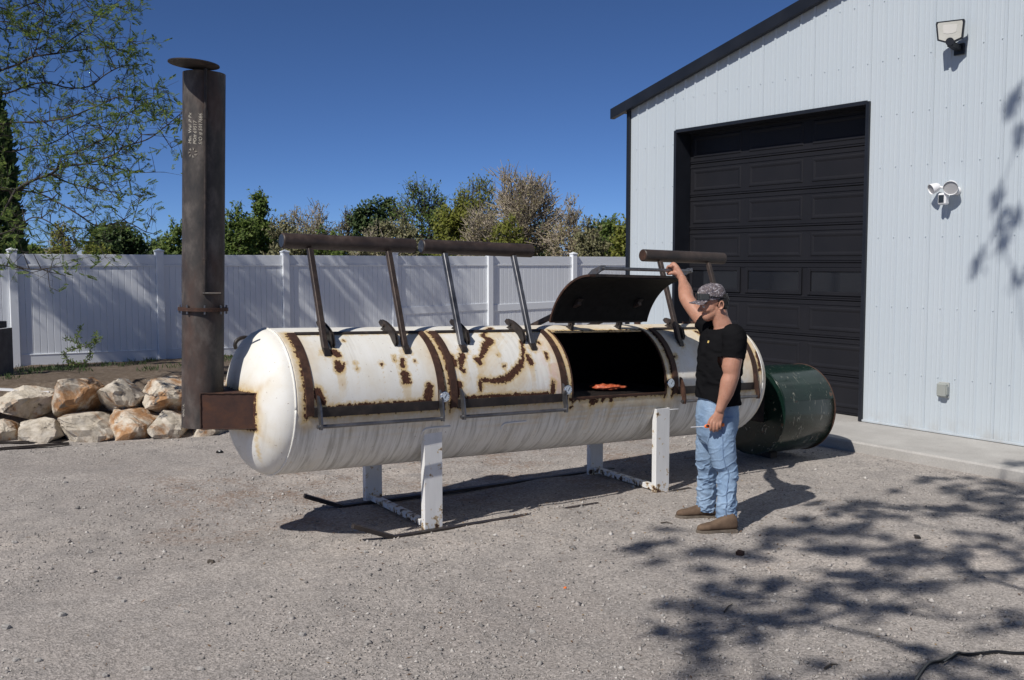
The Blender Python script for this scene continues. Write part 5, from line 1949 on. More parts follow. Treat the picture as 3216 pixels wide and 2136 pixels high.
def tree(name, label, px, ptop, pbase_w, dist, leafm, bark, dens=1.0, leaf=0.16, ntar=120, kind='round', group='trees beyond the fence', low=None, lean=0.0, twigs=5, bare=False):
    """tree at pixel column px with its top at pixel row ptop, crown pbase_w pixels wide, dist metres ahead"""
    base = at(px, 820, D=dist); base[2] = 0.15
    top = at(px, ptop, D=dist)[2]
    w = pbase_w / FPX * dist / 2
    H = top - base[2]
    lo = 0.12 * H if low is None else low * H
    c = base + np.array([0, 0, (lo + H) / 2]); r = np.array([w, w * 0.85, (H - lo) / 2]) * 1.03
    tg = crown_targets(c, r, ntar)
    if kind == 'cone':
        f = np.clip((top - tg[:, 2]) / (H - lo), 0.05, 1)
        tg[:, :2] = base[:2] + (tg[:, :2] - base[:2]) * (0.22 + 1.0 * f ** 0.8)[:, None]
    nt_ = 7
    st = [base + np.array([lean * H * (k / nt_) ** 2 + 0.03 * H * math.sin(k * 1.3 + px), 0, (H * 0.62) * k / nt_]) for k in range(nt_ + 1)]
    st[0][2] -= 0.15
    A, par, tips = grow(st, [-1] + list(range(nt_)), tg, 0.10, 0.08 * H + 0.15)
    T = empty(name, base, label, 'tree', group)
    (V1, F1), r_ = limb_mesh(A, par, 0.0045 * H ** 0.5 * (2.1 if 'budding' in name else 1.3), 0.5, 5)
    # twigs round every tip
    m = len(tips) * twigs
    tp = np.repeat(A[tips], twigs, 0) + rng.normal(0, 0.02 * H, (m, 3))
    dirs = rdir(m) * 0.7 + (tp - c) / (np.linalg.norm(tp - c, axis=1, keepdims=True) + 1e-6) * 0.6 + np.array([0, 0, 0.45])
    dirs /= np.linalg.norm(dirs, axis=1, keepdims=True)
    tl = rng.uniform(0.05, 0.13, m) * H
    te = tp + dirs * tl[:, None]
    V2, F2 = prisms(tp, te, (0.010 + 0.0012 * H) * (1.35 if 'budding' in name else 1), 0.006, 3)
    mk('trunk', cat((V1, F1), (V2, F2)), bark, T, smooth=True)
    nl_ = int(m * 6.2 * dens)
    k = rng.integers(0, m, nl_)
    f = rng.random(nl_) ** 0.7
    lc = tp[k] * (1 - f[:, None]) + te[k] * f[:, None] + rng.normal(0, 0.012 * H, (nl_, 3))
    ld = rdir(nl_) + np.array([0, 0, -0.1])
    outw = (lc - c) / (np.linalg.norm(lc - c, axis=1, keepdims=True) + 1e-6)
    mk('crown', leaves(lc, ld, rdir(nl_) * .8 + outw * .4 - SUN_DIR * 1.0, rng.uniform(.7, 1.3, nl_) * leaf, rng.uniform(.45, .7, nl_) * leaf), leafm, T)
    return T


tree('leafy_tree', 'bright green poplar-like tree just right of the smoke stack', 742, 655, 120, 46, LG1, BARK, 1.5, .16, 150)
tree('leafy_tree', 'taller bright green tree with a pointed top above the first counterweight', 822, 622, 130, 48, LG1, BARK, 1.6, .16, 190, 'cone')
tree('leafy_tree', 'half green shrubby tree leaning on the bright pointed tree', 885, 665, 80, 44, LG4, BARK, 0.9, .15, 90)
tree('budding_tree', 'grey olive tree with bare twigs behind the first counterweight', 985, 634, 180, 50, LG4, BARKT, 0.40, .11, 220, twigs=6)
tree('budding_tree', 'thin grey twiggy tree beside the dark evergreen', 1085, 668, 90, 52, LG4, BARK, 0.35, .12, 110, twigs=6)
tree('evergreen_tree', 'dark evergreen with upright tufts above the second counterweight', 1185, 632, 130, 52, LG3, BARKD, 1.9, .20, 150, 'round')
tree('budding_tree', 'low olive shrub tree in front of the dark evergreen', 1180, 700, 190, 42, LG4, BARKT, 0.7, .12, 160, twigs=6)
tree('leafy_tree', 'airy fresh green tree rising left of the tall tan tree', 1335, 566, 175, 50, LG1, BARK, 0.62, .14, 230)
tree('leafy_tree', 'yellow green tree between the airy tree and the tall tan tree', 1410, 622, 120, 46, LG2, BARK, 1.4, .17, 150)
tree('leafy_tree', 'green and olive tree directly behind the tall tan tree', 1500, 560, 170, 54, LG2, BARK, 0.8, .14, 230)
tree('budding_tree', 'tall tan tree with bare pale branches, highest beyond the fence', 1650, 506, 215, 47, LG5, BARKT, 0.26, .11, 360, twigs=7, low=0.05)
tree('budding_tree', 'smaller tan twiggy tree leaning out of the tall tan one', 1520, 640, 160, 44, LG5, BARKT, 0.2, .10, 170, twigs=6)
tree('budding_tree', 'brown grey twiggy tree right of the tall tan tree', 1790, 628, 130, 45, LG5, BARKT, 0.3, .11, 180, twigs=6)
tree('leafy_tree', 'dark green bushy tree low behind the tall tan tree', 1700, 700, 130, 53, LG3, BARKD, 1.2, .18, 110)
tree('leafy_tree', 'green tree next to the building corner', 1905, 655, 140, 46, LG1, BARK, 1.0, .18, 160)
tree('leafy_tree', 'yellow green tree reaching behind the building corner', 1975, 690, 120, 43, LG2, BARK, 1.1, .16, 120)
tree('leafy_tree', 'low green tree on the far left above the fence', 105, 762, 80, 55, LG1, BARK, 1.2, .2, 90)
tree('budding_tree', 'yellowish half bare tree beside the dark round evergreen', 200, 712, 110, 50, LG2, BARKT, 0.7, .15, 120)
tree('evergreen_tree', 'dark spreading evergreen left of the smoke stack', 365, 690, 185, 48, LG3, BARKD, 2.2, .2, 190)
tree('leafy_tree', 'green tree behind the smoke stack', 545, 705, 130, 52, LG1, BARK, 1.2, .18, 130)
tree('leafy_tree', 'small dark green tree just left of the smoke stack', 495, 752, 60, 56, LG3, BARKD, 1.6, .2, 80)

for px_, pt_, w_, lm_, lb_ in ((935, 712, 150, LG4, 'low olive thicket right of the bright pointed tree'), (1055, 716, 150, LG1, 'low green thicket under the thin grey twiggy tree'), (1265, 690, 150, LG4, 'olive thicket under the airy fresh green tree'),
                               (1585, 690, 170, LG2, 'yellow green thicket at the foot of the tall tan tree'), (1850, 700, 130, LG4, 'olive thicket between the brown twiggy tree and the corner trees'), (660, 735, 130, LG1, 'low green thicket hidden mostly behind the smoke stack'),
                               (290, 760, 150, LG2, 'low yellow green thicket under the dark spreading evergreen')):
    tree('thicket', lb_, px_, pt_, w_, 43, lm_, BARK, 1.1, .14, 130, group='thickets beyond the fence', low=.02)
# columnar evergreen at the far left
cb = at(-12, 820, D=30); cb[2] = 0.15
CT = empty('columnar_evergreen', cb, 'tall dark columnar evergreen behind the left end of the fence', 'tree')
n = 9000
zt = at(0, 300, D=30)[2]
h = rng.random(n) ** 0.9 * zt
rad = np.interp(h / zt, [0, .15, .5, .8, 1], [.95, .9, .62, .45, .08]) * (0.75 + 0.35 * rng.random(n)) * 0.85
a = rng.random(n) * 6.283
lc = cb + np.stack([rad * np.cos(a), rad * np.sin(a), h], 1) + rng.normal(0, .06, (n, 3))
mk('crown', leaves(lc, np.stack([np.cos(a) * .5, np.sin(a) * .5, np.ones(n)], 1) + rng.normal(0, .4, (n, 3)), rdir(n), rng.uniform(.16, .34, n), rng.uniform(.08, .16, n)), LG3, CT)
mk('trunk', tube([cb - LZ * .3, cb + LZ * zt * .5, cb + LZ * zt * .9], [.2, .12, .03], 8), BARKD, CT, smooth=True)


# ---------- honey locust whose branches come in from the left
def sprigs(P, D, n_leaf, leafm, parent, size=0.085, name='crown'):
    """feathery compound leaves: every leaf is a row of small leaflets"""
    k = rng.integers(0, len(P), n_leaf)
    base = P[k] + rng.normal(0, 0.015, (n_leaf, 3))
    d = D[k] * 0.7 + rdir(n_leaf) * 0.8 + np.array([0, 0, 0.10])
    d /= np.linalg.norm(d, axis=1, keepdims=True)
    L = rng.uniform(.6, 1.25, n_leaf) * size
    nrm = rdir(n_leaf) * .6 + np.array([0, 0, 1.0])
    side = np.cross(d, nrm); side /= np.linalg.norm(side, axis=1, keepdims=True)
    out = []
    for j in range(6):
        f = 0.15 + 0.15 * j
        for sg in (-1, 1):
            c = base + d * (L * f)[:, None]
            out.append(leaves(c, side * sg + d * 0.55, nrm + rng.normal(0, .3, (n_leaf, 3)), L * .36, L * .17))
    out.append(prisms(base, base + d * (L * 1.0)[:, None], .0022, .001, 3))
    return cat(*out)


z1 = lambda l, o=(0, 0), s=.542: [(o[0] + a * s, o[1] + b * s) for a, b in l]
BR = [
    (z1([(-60, 440), (0, 410), (100, 375), (190, 330), (330, 310), (470, 290), (600, 275), (700, 290), (790, 312)]), 12.2),
    (z1([(190, 330), (215, 260), (245, 130), (262, -40)]), 12.1),
    (z1([(330, 310), (400, 240), (520, 150), (560, 80), (640, 40), (720, -15)]), 12.3),
    (z1([(-60, 560), (60, 535), (150, 500), (260, 480), (400, 510), (520, 500), (600, 440), (690, 390), (770, 375)]), 12.5),
    (z1([(-60, 730), (100, 710), (250, 705), (400, 680), (500, 640), (600, 600), (690, 560), (790, 575), (890, 632)]), 12.0),
    (z1([(-60, 1085), (90, 1100), (180, 1050), (290, 1010), (365, 965), (500, 950), (600, 920), (680, 885), (720, 850), (850, 810), (950, 740), (1010, 690), (1075, 635)]), 11.8),
    (z1([(365, 965), (350, 910), (450, 880), (550, 830), (640, 780), (690, 700), (760, 650), (870, 640)]), 12.0),
    (z1([(90, 1100), (220, 1120), (330, 1170), (450, 1240), (560, 1310), (650, 1300), (740, 1290), (845, 1345)]), 11.7),
    (z1([(-60, 1380), (90, 1325), (190, 1260), (290, 1290), (400, 1385), (500, 1400)]), 11.5),
    (z1([(500, 950), (620, 960), (720, 985), (840, 1000)]), 12.1),
    (z1([(-60, 120), (0, 125), (60, 130), (150, 180), (230, 200)]), 12.6),
    (z1([(-40, 30), (80, 60), (200, 20), (300, 100), (420, 40)]), 12.8),
    (z1([(290, 1010), (400, 1060), (520, 1090), (640, 1110), (790, 1130)]), 11.6),
    (z1([(-60, 860), (60, 880), (180, 850), (300, 830), (420, 760), (540, 700)]), 12.4),
    ([(-40, 828), (40, 838), (110, 846), (190, 838)], 11.0),
]
tb = np.array([-2.6, 15.4, 0.2])
LT = empty('honey_locust', tb, 'spreading honey locust with feathery spring leaves reaching in beside the chimney', 'tree')
seedP = [tb - LZ * .2]; seedQ = [-1]
for k in range(1, 9):
    seedP.append(tb + np.array([.10 * k, -.08 * k, 0.75 * k])); seedQ.append(k - 1)
vis = []
for pts, D_ in BR:
    W_ = np.array([at(x, y, D=D_ + 0.25 * math.sin(i * 1.7)) for i, (x, y) in enumerate(pts)])
    S_ = spline(W_, 4)
    start = S_[0]
    # limb back to the trunk or to the branch it springs from
    A = np.array(seedP); d = np.linalg.norm(A - start, axis=1)
    i = int(np.argmin(d + (0.7 * np.maximum(A[:, 2] - start[2], 0) if pts[0][0] < 0 else 0)))
    n_ = max(1, int(d[i] / .5)); last = i
    for k in range(1, n_ + 1):
        f = k / n_
        seedP.append(A[i] * (1 - f) + start * f + LZ * .25 * math.sin(f * math.pi) * (d[i] > 1)); seedQ.append(last); last = len(seedP) - 1
    for p in S_[1:]:
        seedP.append(p); seedQ.append(last); last = len(seedP) - 1
        vis.append(p)
vis = np.array(vis)
# side twigs along the visible branches
tg = []
for p in vis:
    for k in range(2):
        o = rdir(1)[0] * rng.uniform(.12, .42); o[2] = o[2] * .7 + .03
        tg.append(p + o)
# and the rest of the crown, out of frame to the left and behind
rest = []
while len(rest) < 430:
    t_ = rng.uniform(4.0, 8.5) / math.cos(SUN_EL)
    if rng.random() < .55:      # sprays whose shade falls on the fence
        x_ = rng.uniform(0.5, 12.5)
        if rng.random() > sstep(13, 7.0, x_): continue
        g = np.array([x_, FENCE0[1] + (x_ - FENCE0[0]) * FENCED[1] / FENCED[0], rng.uniform(.3, 2.2)])
    else:                       # and on the berm
        g = np.array([rng.uniform(0.5, 7.5), rng.uniform(14.4, 19), .4])
    if float(fbm(np.array([[g[0] * .8 + g[2] * .5, g[1] * .8, g[2] * 1.6]]), 1.0, 2, 12)[0]) < .05 + .15 * rng.random(): continue
    rest.append(g - SUN_DIR * t_)
rest = np.array(rest)
inview = lambda p: abs(((p - CAM) @ RT) / ((p - CAM) @ FH)) < 0.5 and (p - CAM)[2] / ((p - CAM) @ FH) < .285
rest = np.array([p for p in rest if not inview(p)])
tg = np.vstack([np.array(tg), rest])
A, par, tips = grow(seedP, seedQ, list(tg), 0.10, 0.16)
(V1, F1), r_ = limb_mesh(A, par, 0.0030, 0.37, 5, .17)
nt2 = 1
idx = np.array([i for i in range(1, len(A)) if r_[i] < 0.0062 and par[i] >= 0])
dirs = A[idx] - A[par[idx]]; dirs /= np.linalg.norm(dirs, axis=1, keepdims=True) + 1e-9
# fine twigs
m = len(idx)
sel = rng.integers(0, m, int(m * 1.6))
q0 = A[idx[sel]]; qd = dirs[sel] * .6 + rdir(len(sel)) * .8; qd /= np.linalg.norm(qd, axis=1, keepdims=True)
q1 = q0 + qd * rng.uniform(.08, .22, (len(sel), 1))
V2, F2 = prisms(q0, q1, .0024, .0013, 3)
mk('trunk', cat((V1, F1), (V2, F2)), BARKD, LT, smooth=True)
SP = np.vstack([A[idx], (q0 + q1) / 2, q1, q1]); SDv = np.vstack([dirs, qd, qd, qd])
kk = rng.integers(0, len(rest), len(rest) * 26)
ex = leaves(rest[kk] + rng.normal(0, .11, (len(kk), 3)) * np.array([1, 1, .7]), rdir(len(kk)), rdir(len(kk)) - SUN_DIR * .8, rng.uniform(.07, .12, len(kk)), rng.uniform(.04, .065, len(kk)))
mk('crown', cat(sprigs(SP, SDv, int(len(idx) * 3.0), LG6, LT, .10), ex), LG6, LT)

# ---------- shade tree beside the camera: its crown throws the dappled shade in the yard
sh_px = []
pr = np.random.default_rng(5)


def shade_ok(x, y):
    """is this ground pixel in the dappled part of the yard? returns density"""
    xb = np.interp(y, [1480, 1560, 1640, 1740, 1800, 1900, 2000, 2136], [2700, 2350, 1960, 1880, 1980, 1990, 2010, 2060])
    yb = np.interp(x, [1850, 2350, 2650, 2900, 3216, 3700], [1640, 1650, 1540, 1480, 1440, 1400])
    return sstep(-60, 300, x - xb) * sstep(-5, 90, y - yb)


tgs = []
for gx_ in np.arange(2.6, 9.7, 0.165):
    for gy_ in np.arange(-2.6, 6.6, 0.165):
        g = np.array([gx_ + pr.uniform(-.2, .2), gy_ + pr.uniform(-.2, .2), 0.0])
        v = g - CAM
        z_ = v @ FW
        x, y = ((v @ RT) / z_ * FPX + CXP, CYP - (v @ UP) / z_ * FPX) if z_ > 2.5 else (2600, 2136)
        dens = float(shade_ok(min(x, 3700), min(y, 2136)))
        clump = float(fbm(np.array([[g[0] * 1.3, g[1] * 1.7, 0]]), 1.0, 2, 63)[0])
        if pr.random() < dens * (0.62 + 0.85 * clump) and g[0] < 9.75:
            h = pr.uniform(5.6, 11.0)
            tgs.append(g + (-SUN_DIR) * (h / math.sin(SUN_EL)))
# sprays whose shade falls on the wall
for x, y in ((3195, 300), (3180, 330), (3200, 430), (3130, 640), (3140, 700), (3075, 820), (3150, 780), (3190, 690), (3195, 880)):
    g = at(x, y, X=WX)
    tgs.append(g + (-SUN_DIR) * pr.uniform(8.5, 9.6))
tgs = np.array(tgs)
tb = np.array([-2.6, -1.2, 0.0])
ST = empty('shade_tree', tb, 'tall shade tree behind the viewer casting dappled shade over the yard', 'tree')
sp = [tb - LZ * .1]; sq = [-1]
cen = tgs.mean(0)
for k in range(1, 10):
    f = k / 9
    sp.append(tb + np.array([(cen[0] - tb[0]) * .35 * f ** 2, (cen[1] - tb[1]) * .35 * f ** 2, 6.8 * f])); sq.append(k - 1)
A, par, tips = grow(sp, sq, list(tgs), 0.08, 0.35)
(V1, F1), r_ = limb_mesh(A, par, 0.0055, 0.42, 5, .2)
m = len(tips) * 3
tp = np.repeat(A[tips], 3, 0); td = rdir(m); td[:, 2] *= .5
te = tp + td * (rng.uniform(.04, .13, (m, 1)) * np.repeat(rng.uniform(.35, 1.55, len(tips)), 3)[:, None])
V2, F2 = prisms(tp, te, .004, .002, 3)
mk('trunk', cat((V1, F1), (V2, F2)), BARK, ST, smooth=True)
k = rng.integers(0, m, len(tips) * 56)
f = rng.random(len(k))[:, None]
lc = tp[k] * (1 - f) + te[k] * f + rng.normal(0, .028, (len(k), 3))
mk('crown', leaves(lc, rdir(len(k)), rdir(len(k)) + np.array([0, 0, 1.2]), rng.uniform(.05, .085, len(k)), rng.uniform(.03, .05, len(k))), LG6, ST)

# ------------------------------------------------------------------ fixtures on the wall
def wallp(x, y, out=0.0):
    return at(x, y, X=WX) + np.array([-out, 0, 0])


NX = np.array([-1, 0, 0.0]); WL = np.array([0, 1.0, 0])      # out of the wall; WL is left in the picture
c = wallp(3020, 104)
FLT = empty('floodlight', c, 'black framed LED floodlight high on the white wall', 'floodlight')
fn = NX * .90 - LZ * .10 + WL * -.40; fn /= np.linalg.norm(fn)
fu = LZ - fn * (LZ @ fn); fu /= np.linalg.norm(fu); fl_ = np.cross(fu, fn)
hc = c + NX * .20
R_ = np.stack([fl_, fu, fn], 1)
ol = [(a * .84, b * .84) for a, b in [(-.16, .125), (.16, .125), (.17, .10), (.15, -.105), (.06, -.14), (-.06, -.14), (-.15, -.105), (-.17, .10)]]


def prism(ol_, z0, z1, R__, c_):
    n_ = len(ol_)
    V_ = np.array([(a, b, z0) for a, b in ol_] + [(a, b, z1) for a, b in ol_]) @ R__.T + c_
    F_ = [tuple(range(n_ - 1, -1, -1)), tuple(range(n_, 2 * n_))] + [(i, (i + 1) % n_, n_ + (i + 1) % n_, n_ + i) for i in range(n_)]
    return V_, F_


mk('housing', prism(ol, -.03, .012, R_, hc), TRIM, FLT)
mk('lens', prism([(a * .87, b * .87) for a, b in ol], .0122, .016, R_, hc), simple('frosted_lens', (.50, .49, .44), (.58, .57, .52), 5, .3, bump=.02), FLT)
rf = MB(); rf.add(prism([(a * .50, b * .42 + .02) for a, b in ol], .0162, .0185, R_, hc))
mk('reflector', rf, simple('reflector_grey', (.60, .585, .54), (.64, .62, .58), 5, .4, bump=0), FLT)
pv = hc - fu * .112
mk('pivot', cyl(pv - fn * .025, pv + fn * .025, .042, 20), TRIM, FLT, smooth=40)
mk('wall_bracket', beam(pv - fu * .02, np.array([WX - .02, pv[1], pv[2] - .06]), .07, .05), TRIM, FLT)
mk('wall_plate', cbox((WX - .025, pv[1], pv[2] - .06), (.012, .06, .06), .006), TRIM, FLT)

c = wallp(3008, 600)
SC = empty('security_camera_light', c, 'white twin lamp security camera on the white wall below the floodlight', 'camera')
mk('wall_mount', cyl(c + NX * -.0, c + NX * .05, .045, 24, .04, .006), WHITEPL, SC, smooth=40)
for sg, dv, r in ((1, .205, .058), (-1, -.005, .078)):
    hp = c + NX * .13 + WL * dv * 1.0 + LZ * .035
    dn = NX * .75 + WL * .35 * sg - LZ * .30; dn /= np.linalg.norm(dn)
    Rr = frame(dn)
    rg = [ell(hp + dn * a, Rr[:, 0], Rr[:, 1], r * k, r * k, 28) for a, k in ((-.075, .15), (-.068, .55), (-.045, .80), (0, .93), (.03, 1.0), (.035, .97), (.018, .90))]
    hd_ = mk('lamp_head', loft(rg), WHITEPL, SC, smooth=40)
    mk('lamp_lens', cyl(hp + dn * .019, hp + dn * .023, r * .88, 28), simple('lamp_lens', (.42, .42, .43), (.5, .5, .5), 6, .2, bump=0), hd_)
    mk('arm', tube(spline([c + NX * .045, c + NX * .09 + LZ * .03 + WL * dv * .4, hp - dn * .06], 4), .013, 10), WHITEPL, SC, smooth=True)
cp = c + NX * .11 + WL * .095 - LZ * .085
mk('camera_body', cbox(cp, (.040, .048, .062), .014), WHITEPL, SC, smooth=35)
mk('camera_face', cbox(cp + NX * .0405, (.002, .032, .042), .001), GLOSSBLACK, SC)

c = wallp(2967, 1224)
OB = empty('outlet_cover', c, 'clear plastic bubble cover over a wall outlet', 'outlet')
CLEAR = Mat('clear_plastic', (.42, .44, .41), .25, 0, .5); CLEAR.set('Transmission Weight', .25)
mk('cover', cbox(c + NX * .045, (.035, .055, .075), .014), CLEAR.m, OB, smooth=35)
mk('base_plate', cbox(c + NX * .012, (.010, .062, .085), .004), simple('outlet_grey', (.38, .39, .37), (.45, .46, .44), 8, .5), OB)
mk('hinge_ribs', cbox(c + NX * .045 - WL * .062, (.02, .006, .045), .003), CLEAR.m, OB)

# ------------------------------------------------------------------ meat on the grate
mc = at(1911, 1217, z=P0[2] + GU - .02 + .03)
n_ = 0
V_, F_ = sphere((0, 0, 0), 1, None, 40, 20)
q = V_.copy()
L_, Wd, Ht = 0.165, 0.085, 0.024
q = np.stack([q[:, 0] * L_ * (1 + .12 * q[:, 1]), np.sign(q[:, 1]) * np.abs(q[:, 1]) ** .8 * Wd * (1 - .25 * q[:, 0]), np.clip(q[:, 2], -.6, 1) * Ht * (1 - .3 * q[:, 0])], 1)
q = q + (V_ * (0.010 * fbm(V_, 3.5, 3, 3) + .004 * np.sin(V_[:, 0:1].ravel() * 16))[:, None])
Wm = mc + np.outer(q[:, 0], RT) + np.outer(q[:, 1], FH) + np.outer(q[:, 2], LZ)
Wm[:, 2] += (P0 + AX * 0.7 + E2 * (GU + .011))[2] - Wm[:, 2].min()
MEAT = Mat('rubbed_meat', rough=.55)
MEAT.set('Base Color', MEAT.ramp(MEAT.noise(45, 5, .65), [(.3, (.22, .035, .015)), (.55, (.50, .11, .045)), (.75, (.62, .24, .12))]))
MEAT.bump(MEAT.noise(80, 4), .5, .006)
mk('rack_of_meat', (Wm, F_), MEAT.m, smooth=True, label='rust red spice rubbed slab of meat on the cooking grate', cat='meat')

# ------------------------------------------------------------------ things lying about
z2 = lambda a, b: (a * .4782, 700 + b * .4782)
bars = [((-60, 1443), (402, 1421), .05, 'black steel bar ending short beside the long dark bar'), ((-60, 1484), (455, 1440), .055, 'long dark steel bar lying furthest out from the boulders'),
        ((140, 1417), (850, 1356), .035, 'thin rusty steel bar lying along the foot of the boulders'), ((570, 1412), (867, 1375), .045, 'short black steel bar at the end of the thin rusty one')]
for a, b, w, lb in bars:
    p, q_ = at(*z2(*a), z=.03), at(*z2(*b), z=.03)
    gz = [float(ground_z(np.array([v[0]]), np.array([v[1]]))[0]) for v in (p, q_)]
    p[2], q_[2] = gz[0] + w * .32, gz[1] + w * .32
    m_ = MB()
    m_.add(beam(p, q_, w, .008)); dd_ = (q_ - p) / np.linalg.norm(q_ - p); sd_ = np.cross(LZ, dd_)
    m_.add(beam(p + sd_ * (w / 2 - .004) + LZ * .0, q_ + sd_ * (w / 2 - .004), .008, w * .55))
    mk('steel_bar', m_, DARKIRON, label=lb, cat='steel bar', group='steel bars lying by the boulders')

# ventilated crate at the left edge
p = at(36, 1186, D=13.6); gz_ = float(ground_z(np.array([p[0]]), np.array([p[1]]))[0])
CRT = empty('vented_crate', (p[0], p[1], gz_), 'dark grey crate with a square lattice vent standing on the berm', 'crate')
hC = .64; wC = .5
cc_ = p - RT * (wC / 2 + .20); cc_[2] = gz_ - .03
Rc = np.stack([RT, FH, LZ], 1)
CR = simple('crate_grey', (.085, .078, .072), (.13, .12, .11), 9, .8)
mk('side_panel', cbox(cc_ + LZ * (hC * .80) + FH * .0, (wC / 2, .012, hC * .20), .004, Rc), CR, CRT)
mk('side_panel', cbox(cc_ + LZ * (hC * .16), (wC / 2, .012, hC * .16), .004, Rc), CR, CRT)
mk('side_panel', cbox(cc_ + LZ * (hC * .5) + RT * (wC / 2 - .012) + FH * .25, (.012, .236, hC * .5), .004, Rc), CR, CRT)
mk('side_panel', cbox(cc_ + LZ * (hC * .5) - RT * (wC / 2 - .012) + FH * .25, (.012, .236, hC * .5), .004, Rc), CR, CRT)
for k in range(6):
    mk('lattice_bar', cbox(cc_ + LZ * (hC * .46) + RT * (-wC / 2 + .02 + k * .092), (.020, .009, hC * .141), .002, Rc), CR, CRT)
for k in range(3):
    mk('lattice_bar', cbox(cc_ + LZ * (hC * (.36 + .10 * k)) + FH * .014, (wC / 2 - .026, .004, .012), .001, Rc), CR, CRT)
mk('lid', cbox(cc_ + LZ * (hC + .045) + FH * .25 - RT * .05, (wC / 2 - .02, .24, .045), .008, Rc), DARKIRON, CRT)

# pale board lying behind the boulders
a_, b_ = at(-20, 1222, D=12.05), at(157, 1231, D=12.15)
mk('pale_board', beam(a_, b_, .10, .022), WHITEPL, label='pale plank lying on top of the long low boulder', cat='plank')
a_, b_ = at(-20, 1211, D=12.5), at(84, 1214, D=12.55)
mk('grey_board', beam(a_, b_, .12, .03), CONC, label='weathered grey plank behind the pale plank', cat='plank')

# small shrub on the berm
sb0 = at(248, 1165, D=14.2); sb0[2] = float(ground_z(np.array([sb0[0]]), np.array([sb0[1]]))[0])
SHB = empty('young_shrub', sb0, 'small scraggly green shrub growing on the berm against the fence', 'shrub')
stems = []
for x, y in ((205, 1065), (253, 1030), (300, 1052), (270, 1085), (220, 1100), (240, 1075), (285, 1095), (312, 1062), (198, 1112)):
    stems.append(at(x, y, D=14.2 + rng.uniform(-.2, .2)))
A, par, tips = grow([sb0, sb0 + LZ * .12], [-1, 0], stems, .12, .06)
(V1, F1), r_ = limb_mesh(A, par, .004, .4, 5)
mk('stem', (V1, F1), BARK, SHB)
k = rng.integers(1, len(A), 520)
lc = A[k] + rng.normal(0, .015, (520, 3))
mk('foliage', leaves(lc, rdir(520) + np.array([0, 0, .3]), rdir(520), rng.uniform(.03, .065, 520), rng.uniform(.012, .022, 520)), LG1, SHB)
n = 420
wx = rng.uniform(1.5, 6.0, n); wy = rng.uniform(13.4, 18.8, n)
cl_ = fbm(np.stack([wx, wy, 0 * wx], 1), 1.1, 2, 90) > .25
wx, wy = wx[cl_], wy[cl_]; n = len(wx)
base_ = np.stack([wx, wy, ground_z(wx, wy)], 1)
bb_ = np.repeat(base_, 14, 0) + np.concatenate([rng.normal(0, .06, (n * 14, 2)), np.zeros((n * 14, 1))], 1)
mk('weeds', leaves(bb_, rdir(n * 14) * .6 + np.array([0, 0, 1.0]), rdir(n * 14), rng.uniform(.04, .11, n * 14), rng.uniform(.008, .016, n * 14)), LG3, label='sparse weeds sprouting over the dirt berm', cat='weeds', kind='stuff', loc=(3, 15, .4))

# cable on the gravel at the lower right
pts = [(2868, 2150), (2885, 2120), (2915, 2086), (2950, 2074), (2985, 2060), (3005, 2048), (3030, 2052), (3070, 2052), (3130, 2043), (3190, 2046), (3260, 2046)]
P_ = [at(x, y, z=.012) for x, y in pts]
for p in P_: p[2] = float(ground_z(np.array([p[0]]), np.array([p[1]]))[0]) + .011
mk('power_cable', tube(spline(P_, 6), .0085, 8), BLACKPL, smooth=True, label='black power cable snaking over the gravel', cat='cable')
P2 = [at(x, y, z=.012) for x, y in ((2960, 2085), (2985, 2066), (3008, 2054), (3045, 2057), (3090, 2052))]
for p in P2: p[2] = float(ground_z(np.array([p[0]]), np.array([p[1]]))[0]) + .02
mk('thin_wire', tube(spline(P2, 6), .005, 6), BLACKPL, smooth=True, label='thin black wire crossing over the power cable', cat='wire')


def lump(name, px, py, r, mat, label, catg, flat=.6, seed=1, sub=2, groupn=None):
    bm = bmesh.new(); bmesh.ops.create_icosphere(bm, subdivisions=sub, radius=1)
    V_ = np.array([v.co[:] for v in bm.verts]); F_ = [tuple(v.index for v in f.verts) for f in bm.faces]; bm.free()
    V_ = np.sign(V_) * np.abs(V_) ** .7
    V_ = V_ * (1 + .30 * fbm(V_ + seed, 1.5, 3, seed))[:, None] * np.array([1, .8, flat]) * r
    g = at(px, py, z=0); g[2] = float(ground_z(np.array([g[0]]), np.array([g[1]]))[0]) + r * flat * .40
    a = seed * 1.7
    Rz = np.array([[math.cos(a), -math.sin(a), 0], [math.sin(a), math.cos(a), 0], [0, 0, 1]])
    return mk(name, (V_ @ Rz.T + g, F_), mat, label=label, cat=catg, group=groupn)


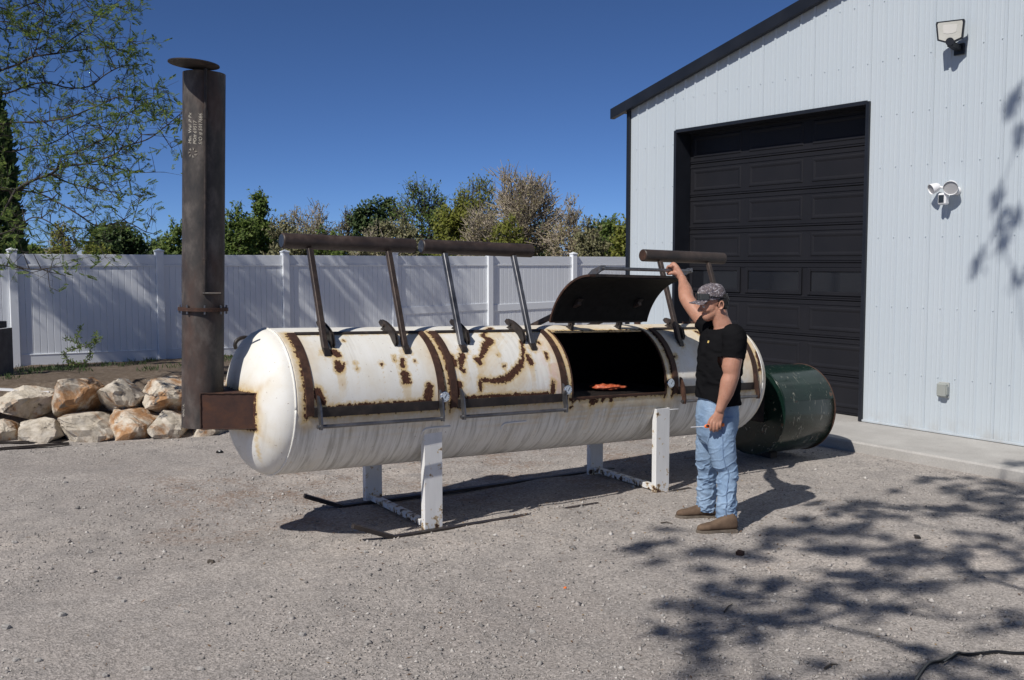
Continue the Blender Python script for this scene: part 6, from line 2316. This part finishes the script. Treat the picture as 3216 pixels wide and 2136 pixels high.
lump('rusty_scrap', 2324, 1738, .032, RUST, 'rusty square scrap of iron lying on the gravel behind the boots', 'scrap', .75, 3)
lump('orange_scrap', 1775, 1843, .012, ORANGE, 'tiny orange plastic scrap alone on the open gravel', 'scrap', .5, 4)
lump('black_plug', 690, 1420, .035, BLACKPL, 'black plastic fitting on the gravel under the flue box', 'fitting', .6, 5)
lump('burnt_clod', 2880, 1692, .03, DARKIRON, 'dark burnt clod lying in the dappled shade', 'clod', .5, 6)
lump('tree_clod', 662, 1772, .024, BARK, 'brown bark clod on the open gravel', 'clod', .7, 7)
STN = simple('field_stone', (.28, .265, .25), (.43, .41, .38), 25, .95, bump=.4)
for k, (x, y, r) in enumerate(((205, 1519, .036), (46, 1712, .036), (280, 1741, .034), (372, 1745, .03), (370, 1820, .032), (540, 1835, .024), (195, 1938, .036), (20, 1975, .04), (390, 1892, .026),
                               (585, 1925, .026), (715, 1966, .026), (460, 2100, .034), (330, 2120, .028), (630, 2098, .028), (50, 2076, .03), (120, 2078, .03), (785, 1708, .03), (855, 1718, .028),
                               (950, 1998, .034), (1500, 2015, .026), (1672, 1980, .028), (1150, 1740, .032), (1118, 1672, .03), (265, 1595, .024), (405, 1535, .03), (1600, 1838, .022),
                               (2390, 1975, .034), (2500, 2090, .03), (2640, 2033, .026), (2430, 1890, .028), (3160, 1952, .036), (3200, 1962, .034), (2080, 1930, .022), (2228, 1908, .022),
                               (2540, 1637, .024), (2025, 1845, .024))):
    lump('field_stone', x, y, r * .62, STN, 'fist sized grey stone lying loose on the gravel', 'stone', .62, k + 11, 2, 'loose stones on the gravel')
# twigs
for x0, y0, x1, y1, lb in ((2590, 2105, 2630, 2088, 'thin grey stick lying near the power cable'), (2075, 1643, 2112, 1645, 'short dark twig lying before the boots'), (2275, 1920, 2300, 1895, 'bent twig lying in the dappled shade')):
    p, q_ = at(x0, y0, z=.01), at(x1, y1, z=.01)
    for v in (p, q_): v[2] = float(ground_z(np.array([v[0]]), np.array([v[1]]))[0]) + .008
    mk('twig', tube([p, (p + q_) / 2 + np.array([.01, .01, .004]), q_], [.006, .005, .003], 6), BARK, label=lb, cat='twig')
